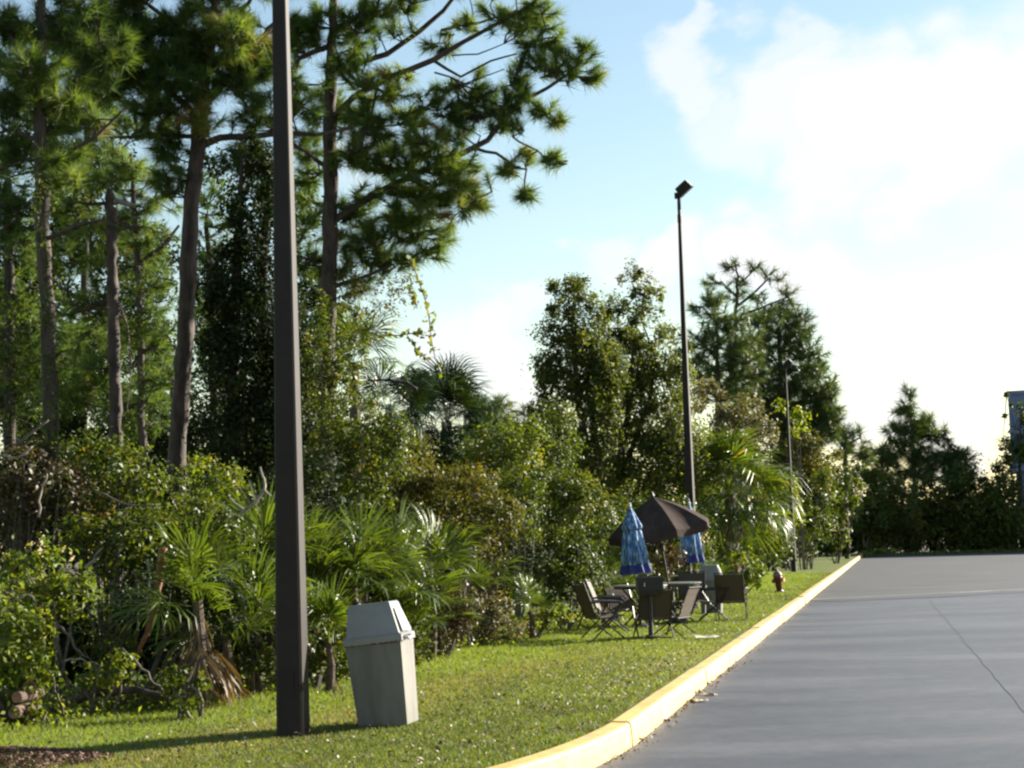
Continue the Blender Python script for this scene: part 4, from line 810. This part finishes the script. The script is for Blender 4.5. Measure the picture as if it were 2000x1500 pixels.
# ------------------------------------------------------------------ palms and palmettos
palm('cabbage_palm', 'dark cabbage palm with round fan crown against the sky, behind the thicket', 872, 815, 43, 64, 'sabal_dark', .92, (-40, 88), dead=10, trunk_w=.17)
palm('cabbage_palm', 'smaller green palm crown left of the dark cabbage palm', 760, 800, 37, 22, 'sabal_dark', .75, (-20, 85), trunk_w=.14)
palm('cabbage_palm', 'bright drooping fan palm right of the dark lamp post', 1425, 955, 50, 54, 'sabal', 1.15, (-50, 85), dead=4, trunk_w=.2)
palm('cabbage_palm', 'small bright palm tuft high in the vines right of the thick lamp post', 690, 700, 31, 12, 'sabal', .6, (-10, 85), trunk_w=.12)
PG = 'saw palmettos along the edge of the wood'
for (px, py, Y, n, sc, lb) in [(520,1060,19.6,12,1.0,'palmetto just left of the thick lamp post'),(610,1090,20.4,12,1.0,'palmetto just right of the thick lamp post at middle height'),(690,1080,20.8,14,1.05,'upright palmetto above the trash bin'),(770,1090,22,14,1.1,'palmetto with the brightest green fans, right of the bin top'),(840,1080,23,13,1.05,'palmetto with yellowing fans at the right end of the row'),
        (640,1200,18.6,9,.8,'low palmetto between the lamp post and the bin'),(500,1170,18.4,10,.9,'palmetto with pale drooping fans left of the lamp post'),(780,1190,21.6,9,.75,'low palmetto right behind the bin'),(830,1160,23.4,9,.8,'small palmetto under the yellowing fans'),(945,1120,26.4,5,.7,'lone upright palmetto fan left of the dark hollow'),
        (1035,1170,27.5,6,.6,'small yellow palmetto in front of the dark hollow'),(1175,1090,32,8,.7,'palmetto behind the leftmost chairs'),(1395,1110,41,4,.75,'yellow green palmetto fans behind the half hidden trash bin'),(1200,1140,33,7,.6,'low palmetto below the first closed blue umbrella'),(1450,1075,48,6,.8,'palmetto below the bright drooping fan palm')]:
    palm('saw_palmetto', lb, px, py, Y, int(n*1.6), 'saw', sc, (-5, 85), PG, dead=2, trunk_w=.045)
palm('saw_palmetto', 'dead palmetto with a skirt of withered brown fronds above the lawn', 385, 1120, 17.0, 9, 'saw', .85, (0, 75), PG, dead=22, trunk_w=.06)
palm('saw_palmetto', 'shaded palmetto with brown fronds left of the dead skirt', 440, 1190, 17.6, 7, 'saw', .85, (0, 70), PG, dead=7, trunk_w=.05)

# ------------------------------------------------------------------ dead branches, logs
def branch(label, Y, pts, w, mat='pale', name='dead_branch', subs=()):
    q = [P(*p[:2], Y + (p[2] if len(p) > 2 else 0)) for p in pts]; o = q[0].copy(); m_ = Y / FPX
    t = thing(name, label, 'branch', o); sp = []
    for i in range(len(q) - 1):
        for j in range(3): sp.append(q[i].lerp(q[i+1], j/3) + Vector((random.gauss(0, .008),)*3))
    sp.append(q[-1]); MB().tube(sp, [w*m_/2*(1 - .55*i/len(sp)) for i in range(len(sp))], 6).build('limb', M[mat], t, True, origin=o)
    for s_ in subs:
        qq = [P(*p[:2], Y) for p in s_]; MB().tube(qq, [w*m_*.3, w*m_*.2, w*m_*.1][:len(qq)], 5).build('twig', M[mat], t, origin=o)
branch('pale dead branch hooked at the left edge below the vine wrapped trunk', 18.4, [(8,889),(22,896),(38,893),(52,884),(62,872)], 8)
branch('straight grey dead branch leaning up to the vine wrapped trunk', 18.6, [(28,872),(60,846),(95,820)], 7, 'twig')
branch('forked pale branch rising left of the thick lamp post', 19.0, [(412,1028),(440,1020),(475,1000),(500,980),(517,955),(517,935),(508,912)], 9, 'pale', subs=[[(475,995),(455,980),(445,965)],[(517,958),(530,970),(538,968)]])
branch('curled dark dead branch against the sky left of the cabbage palm', 33, [(815,760),(790,748),(762,742),(738,742),(712,745)], 7, 'bark_dark', subs=[[(760,742),(765,725),(752,716)],[(742,740),(735,732),(727,736)]])
branch('orange brown dead limb hanging in the shaded left hollow', 17.1, [(318,1070),(312,1120),(308,1165),(296,1215),(282,1250),(262,1290)], 17, 'rust_wood')
branch('thin pale vine stem beside the orange brown limb', 17.0, [(290,1090),(291,1150),(290,1210)], 5)
branch('curved pale branch arching over the bright left bush', 16.2, [(32,1178),(45,1162),(58,1162),(70,1180)], 7)
branch('grey stick leaning from the bright left bush to the lawn', 15.9, [(72,1240),(85,1275),(100,1310),(112,1345),(122,1372),(123,1400)], 7, 'twig', subs=[[(120,1372),(135,1365),(150,1355)]])
branch('dead stick slanting across the shaded hollow', 16.8, [(113,1220),(135,1240),(150,1265),(172,1285)], 7, 'twig')
branch('stripped sapling slanting down to the small dark shrub', 16.4, [(240,1265),(268,1298),(295,1325),(318,1350)], 8, 'twig')
branch('tan arching stalk over the fallen log', 16.6, [(128,1290),(155,1288),(180,1293),(200,1302)], 5, 'pale')
branch('brown fallen log lying along the lawn edge', 16.5, [(150,1365),(190,1352),(235,1348),(280,1350),(330,1368)], 22, 'bark')
branch('pale bare stem left among the twiggy bush', 18.0, [(75,1010),(80,960),(92,925)], 5)
branch('thin leaning twig in the middle of the left thicket', 18.0, [(175,1110),(185,1085),(200,1070)], 6, 'pale')
branch('short bleached branch above the green bush, left thicket', 17.6, [(165,1110),(180,1098),(192,1090)], 8)
branch('long grey twig crossing behind the green bush', 18.4, [(185,960),(240,985),(300,990),(345,1030)], 5, 'twig')
def log(px, py, Y, r, ln, a, label):
    c = P(px, py, Y); t = thing('cut_log', label, 'log', c, R(a), 'cut logs at the left edge')
    MB().loft([[(r*math.cos(2*math.pi*j/14)*(1+.04*math.sin(3*j)), y, r*math.sin(2*math.pi*j/14)) for j in range(14)] for y in (ln, 0)]).build('bark', M['log'], t)
    MB().loft([[(.93*r*math.cos(2*math.pi*j/14), y, .93*r*math.sin(2*math.pi*j/14)) for j in range(14)] for y in (0, -.006)]).build('cut_face', M['log_end'], t)
log(33, 1362, 15.45, .050, .5, -8, 'cut log with round pale end in the middle of the left edge heap')
log(58, 1342, 15.6, .062, .5, 12, 'cut log topmost of the heap at the left edge')
log(28, 1392, 15.4, .055, .5, -4, 'cut log lowest of the heap at the left edge')

# ------------------------------------------------------------------ litter on the road edge
def crumple(name, label, cat, c, sx, sy, h, mat, n=5, rz=0):
    mb = MB(); g = [[Vector((sx*(i/(n-1)-.5) + random.uniform(-.1, .1)*sx/n, sy*(j/(n-1)-.5) + random.uniform(-.1, .1)*sy/n, abs(random.gauss(0, .5))*h)) for j in range(n)] for i in range(n)]
    for i in range(n):
        for j in range(n): mb.v.append(tuple(g[i][j]))
    for i in range(n-1):
        for j in range(n-1): mb.f.append((i*n+j, (i+1)*n+j, (i+1)*n+j+1, i*n+j+1))
    o = mb.build(name, M[mat]); o.location = c + Vector((0, 0, .006)); o.rotation_euler.z = rz; m = o.modifiers.new('thick', 'SOLIDIFY'); m.thickness = .003
    return tag(o, label, cat)
crumple('crumpled_paper', 'flattened cream paper lying on the road against the kerb', 'litter', G(1362,1370,0), .15, .20, .02, 'paper', 5, .5)
crumple('crumpled_paper', 'second cream paper scrap just beyond the flattened one', 'litter', G(1384,1358,0), .12, .16, .03, 'paper', 5, 1.1)
crumple('dry_leaf', 'curled brown leaf on the cream paper beside the kerb', 'leaf', G(1359,1356,.0), .10, .12, .06, 'dryleaf', 4)
crumple('dry_leaf', 'brown leaf nearest the camera against the kerb', 'leaf', G(1289,1410,0), .11, .06, .03, 'dryleaf', 4)
crumple('dry_leaf', 'small brown leaf in the gutter beyond the purple scrap', 'leaf', G(1427,1306,0), .10, .07, .03, 'dryleaf', 4)
crumple('dry_leaf', 'tiny brown leaf between the papers and the purple scrap', 'leaf', G(1380,1338,0), .07, .06, .03, 'dryleaf', 4)
crumple('foil_scrap', 'small purple foil scrap on the road edge', 'litter', G(1404,1323,0), .075, .05, .03, 'purple', 4)
crumple('crumpled_paper', 'pale torn paper strip on the grass in front of the table', 'litter', G(1385,1246,LZ+.03), .40, .18, .03, 'paper', 4, .2)

# ------------------------------------------------------------------ ground cover
EDGE = [(8,-9),(12,-6.2),(15.6,-4.46),(17.5,-3.3),(20.2,-2.45),(24.2,-1.1),(29.3,0),(33.4,1.3),(45,3.9),(59,7.4),(90,13.6),(140,24.5)]
ex, ey = np.array([e[1] for e in EDGE]), np.array([e[0] for e in EDGE])
def edge_x(y): return np.interp(y, ey, ex)
def kerb_in(y):
    a = kx(y) - .24; q = np.clip(14.6 - y, 0, None); return a - q * q / (2 * KR) * 1.05
def grass_points(n, y0, y1):
    y = 1 / (1/y0 + (1/y1 - 1/y0) * rng.uniform(0, 1, n)); l, r = edge_x(y) - .4, kerb_in(y); return np.stack([l + (r - l) * rng.uniform(0, 1, n), y, np.full(n, LZ)], 1)
def vnoise(p, s, seed):
    r_ = np.random.default_rng(seed); g = r_.uniform(0, 1, (64, 64)); q = (p[:, :2] * s) % 63; i = q.astype(int); f = q - i; f = f*f*(3-2*f); a, b = i[:, 0], i[:, 1]
    return (g[a, b]*(1-f[:, 0])+g[a+1, b]*f[:, 0])*(1-f[:, 1]) + (g[a, b+1]*(1-f[:, 0])+g[a+1, b+1]*f[:, 0])*f[:, 1]
def blades(name, p, h, w, tint, mat, lean=.5, label=None, cat=None):
    n = len(p); a = rng.uniform(0, 2*math.pi, n); s_ = np.stack([np.cos(a), np.sin(a), np.zeros(n)], 1) * (w / 2)[:, None]
    tip = p + np.stack([rng.normal(0, lean, n), rng.normal(0, lean, n), rng.uniform(.6, 1.1, n)], 1) * h[:, None]
    V = np.empty((n, 3, 3)); V[:, 0] = p - s_; V[:, 1] = p + s_; V[:, 2] = tip
    return tag(np_mesh(name, V.reshape(-1, 3), np.arange(3*n).reshape(n, 3), M[mat], None, tint, 'stuff'), label, cat)
gp = grass_points(250000, 9.5, 75)
de = gp[:, 0] - edge_x(gp[:, 1]); dk = kerb_in(gp[:, 1]) - gp[:, 0]
nz, n2 = vnoise(gp, .55, 1), vnoise(gp, 3.0, 2)
patch = np.exp(-((gp[:, 1] - 22.5) / 4.5)**2) * np.exp(-(dk / .75)**2)          # dry worn strip beside the kerb
lush = np.clip(1.15 - de / 2.2, 0, 1)
fr = dk / np.maximum(dk + de, .3); near = np.clip((27 - gp[:, 1]) / 5, 0, 1)
band = np.exp(-((fr - .50 + .16*(nz-.5)) / .13)**2) * near                        # worn brown band between the lush edge and the kerb side
tint = .40 + .35*(nz-.5) + .30*(n2-.5) + .32*lush + .45*patch*n2 + rng.normal(0, .11, len(gp)) - .10*(fr < .42)*near
tint = np.clip(tint, 0, .80); dry = rng.uniform(0, 1, len(gp)) < (.55*band + .5*patch + .04*(lush < .2)); tint = np.where(dry, rng.uniform(.84, 1, len(gp)), tint)
hh = (.022 + .045*lush**2 + .014*n2) * (1 + gp[:, 1]*.006)
keep = rng.uniform(0, 1, len(gp)) > .55*patch
blades('grass', gp[keep], hh[keep], (.006 + gp[:, 1]*.00042)[keep], tint[keep], 'grass', .75, 'short sunlit lawn grass between the wood and the yellow kerb', 'grass')
# pale seed heads and clover flecks
cp = grass_points(9000, 9.5, 45); k = kerb_in(cp[:, 1]) - cp[:, 0]; pr = .05 + .16*(k < 1.5) + .9*np.exp(-((cp[:, 1]-21)/4)**2)*np.exp(-((k-.55)/.6)**2)
cp = cp[rng.uniform(0, 1, len(cp)) < pr]; C = cp + np.array([0, 0, .035])
V, F, T = leaf_quads(C, np.tile([0, -.3, 1.], (len(C), 1)), .022, rng.uniform(0, 1, len(C)), .9)
tag(np_mesh('clover_heads', V, F, M['clover'], None, T, 'stuff'), 'pale clover flecks scattered in the grass near the kerb', 'clover')
# weeds along the foot of the wood
n = 17000; y = 1 / (1/14.2 + (1/60 - 1/14.2) * rng.uniform(0, 1, n)); x = edge_x(y) + rng.normal(-.12, .38, n) - .1
wp = np.stack([x, y, LZ + np.abs(rng.normal(0, .11, n)) * (1 - .25*np.clip((x - edge_x(y))/.5, -1, 2.5))], 1); wp[:, 2] = np.maximum(wp[:, 2], LZ + .015)
V, F, T = leaf_quads(wp, unit(rng.normal(0, .5, (n, 3)) + np.array([.3, -.2, .8])), .05, rng.uniform(0, 1, n), .55)
tag(np_mesh('weeds', V, F, M['weed'], None, T, 'stuff'), 'leafy weeds along the foot of the wood', 'weeds')
# dry leaves and sticks under the thicket
n = 9000; y = 1 / (1/14.2 + (1/45 - 1/14.2) * rng.uniform(0, 1, n)); x = edge_x(y) - np.abs(rng.normal(0, .9, n)) + .1
lp = np.stack([x, y, LZ + .01 + np.abs(rng.normal(0, .06, n))], 1)
V, F, T = leaf_quads(lp, unit(rng.normal(0, .5, (n, 3)) + np.array([0, -.2, .8])), .075, rng.uniform(0, 1, n), .3)
tag(np_mesh('leaf_litter', V, F, M['litter'], None, T, 'stuff'), 'brown dead leaves under the edge of the wood', 'leaf litter')
n = 420; y = 1 / (1/11.5 + (1/70 - 1/11.5) * rng.uniform(0, 1, n)); q = np.clip(14.6 - y, 0, None)
gl = np.stack([kx(y) - q*q/(2*KR)*1.05 + np.abs(rng.normal(0, .07, n)) + .02, y, .008 + np.abs(rng.normal(0, .012, n))], 1)
V, F, T = leaf_quads(gl, unit(rng.normal(0, .4, (n, 3)) + np.array([0, -.2, .8])), .035, rng.uniform(0, 1, n), .5)
tag(np_mesh('gutter_litter', V, F, M['litter'], None, T, 'stuff'), 'dead leaf bits and grit in the gutter along the yellow kerb', 'leaf litter')
lp2 = grass_points(1500, 10, 50); lp2[:, 2] += .045
V, F, T = leaf_quads(lp2, unit(rng.normal(0, .4, (len(lp2), 3)) + np.array([0, -.2, .8])), .05, rng.uniform(0, .9, len(lp2)), .4)
tag(np_mesh('fallen_leaves', V, F, M['litter'], None, T, 'stuff'), 'scattered dry leaves lying on the lawn', 'leaf litter')
# mulch bed, lower left corner
mc = G(-60, 1480); n = 9000; a = rng.uniform(0, 2*math.pi, n); r_ = np.sqrt(rng.uniform(0, 1, n)); mx, my = mc.x - .25 + 1.4*r_*np.cos(a), mc.y - .35 + .80*r_*np.sin(a)
mp_ = np.stack([mx, my, LZ + .005 + .085*(1 - r_**2) + rng.uniform(0, .012, n)], 1)
V, F, T = leaf_quads(mp_, unit(rng.normal(0, .35, (n, 3)) + np.array([0, 0, 1.])), .035, rng.uniform(0, 1, n), .4)
tag(np_mesh('mulch', V, F, M['mulch'], None, T, 'stuff'), 'reddish brown mulch bed in the lower left corner', 'mulch')
# grass strip at the far end of the lot
n = 9000; fx = rng.uniform(22, 60, n); fy = rng.uniform(141, 146, n) + 5; fp = np.stack([fx, fy, np.zeros(n)], 1)
blades('rough_grass', fp, rng.uniform(.15, .35, n), np.full(n, .09), rng.uniform(.0, .6, n), 'grass', .5, 'strip of rough grass beyond the far end of the lot', 'grass')
# the depth of the wood behind the thicket
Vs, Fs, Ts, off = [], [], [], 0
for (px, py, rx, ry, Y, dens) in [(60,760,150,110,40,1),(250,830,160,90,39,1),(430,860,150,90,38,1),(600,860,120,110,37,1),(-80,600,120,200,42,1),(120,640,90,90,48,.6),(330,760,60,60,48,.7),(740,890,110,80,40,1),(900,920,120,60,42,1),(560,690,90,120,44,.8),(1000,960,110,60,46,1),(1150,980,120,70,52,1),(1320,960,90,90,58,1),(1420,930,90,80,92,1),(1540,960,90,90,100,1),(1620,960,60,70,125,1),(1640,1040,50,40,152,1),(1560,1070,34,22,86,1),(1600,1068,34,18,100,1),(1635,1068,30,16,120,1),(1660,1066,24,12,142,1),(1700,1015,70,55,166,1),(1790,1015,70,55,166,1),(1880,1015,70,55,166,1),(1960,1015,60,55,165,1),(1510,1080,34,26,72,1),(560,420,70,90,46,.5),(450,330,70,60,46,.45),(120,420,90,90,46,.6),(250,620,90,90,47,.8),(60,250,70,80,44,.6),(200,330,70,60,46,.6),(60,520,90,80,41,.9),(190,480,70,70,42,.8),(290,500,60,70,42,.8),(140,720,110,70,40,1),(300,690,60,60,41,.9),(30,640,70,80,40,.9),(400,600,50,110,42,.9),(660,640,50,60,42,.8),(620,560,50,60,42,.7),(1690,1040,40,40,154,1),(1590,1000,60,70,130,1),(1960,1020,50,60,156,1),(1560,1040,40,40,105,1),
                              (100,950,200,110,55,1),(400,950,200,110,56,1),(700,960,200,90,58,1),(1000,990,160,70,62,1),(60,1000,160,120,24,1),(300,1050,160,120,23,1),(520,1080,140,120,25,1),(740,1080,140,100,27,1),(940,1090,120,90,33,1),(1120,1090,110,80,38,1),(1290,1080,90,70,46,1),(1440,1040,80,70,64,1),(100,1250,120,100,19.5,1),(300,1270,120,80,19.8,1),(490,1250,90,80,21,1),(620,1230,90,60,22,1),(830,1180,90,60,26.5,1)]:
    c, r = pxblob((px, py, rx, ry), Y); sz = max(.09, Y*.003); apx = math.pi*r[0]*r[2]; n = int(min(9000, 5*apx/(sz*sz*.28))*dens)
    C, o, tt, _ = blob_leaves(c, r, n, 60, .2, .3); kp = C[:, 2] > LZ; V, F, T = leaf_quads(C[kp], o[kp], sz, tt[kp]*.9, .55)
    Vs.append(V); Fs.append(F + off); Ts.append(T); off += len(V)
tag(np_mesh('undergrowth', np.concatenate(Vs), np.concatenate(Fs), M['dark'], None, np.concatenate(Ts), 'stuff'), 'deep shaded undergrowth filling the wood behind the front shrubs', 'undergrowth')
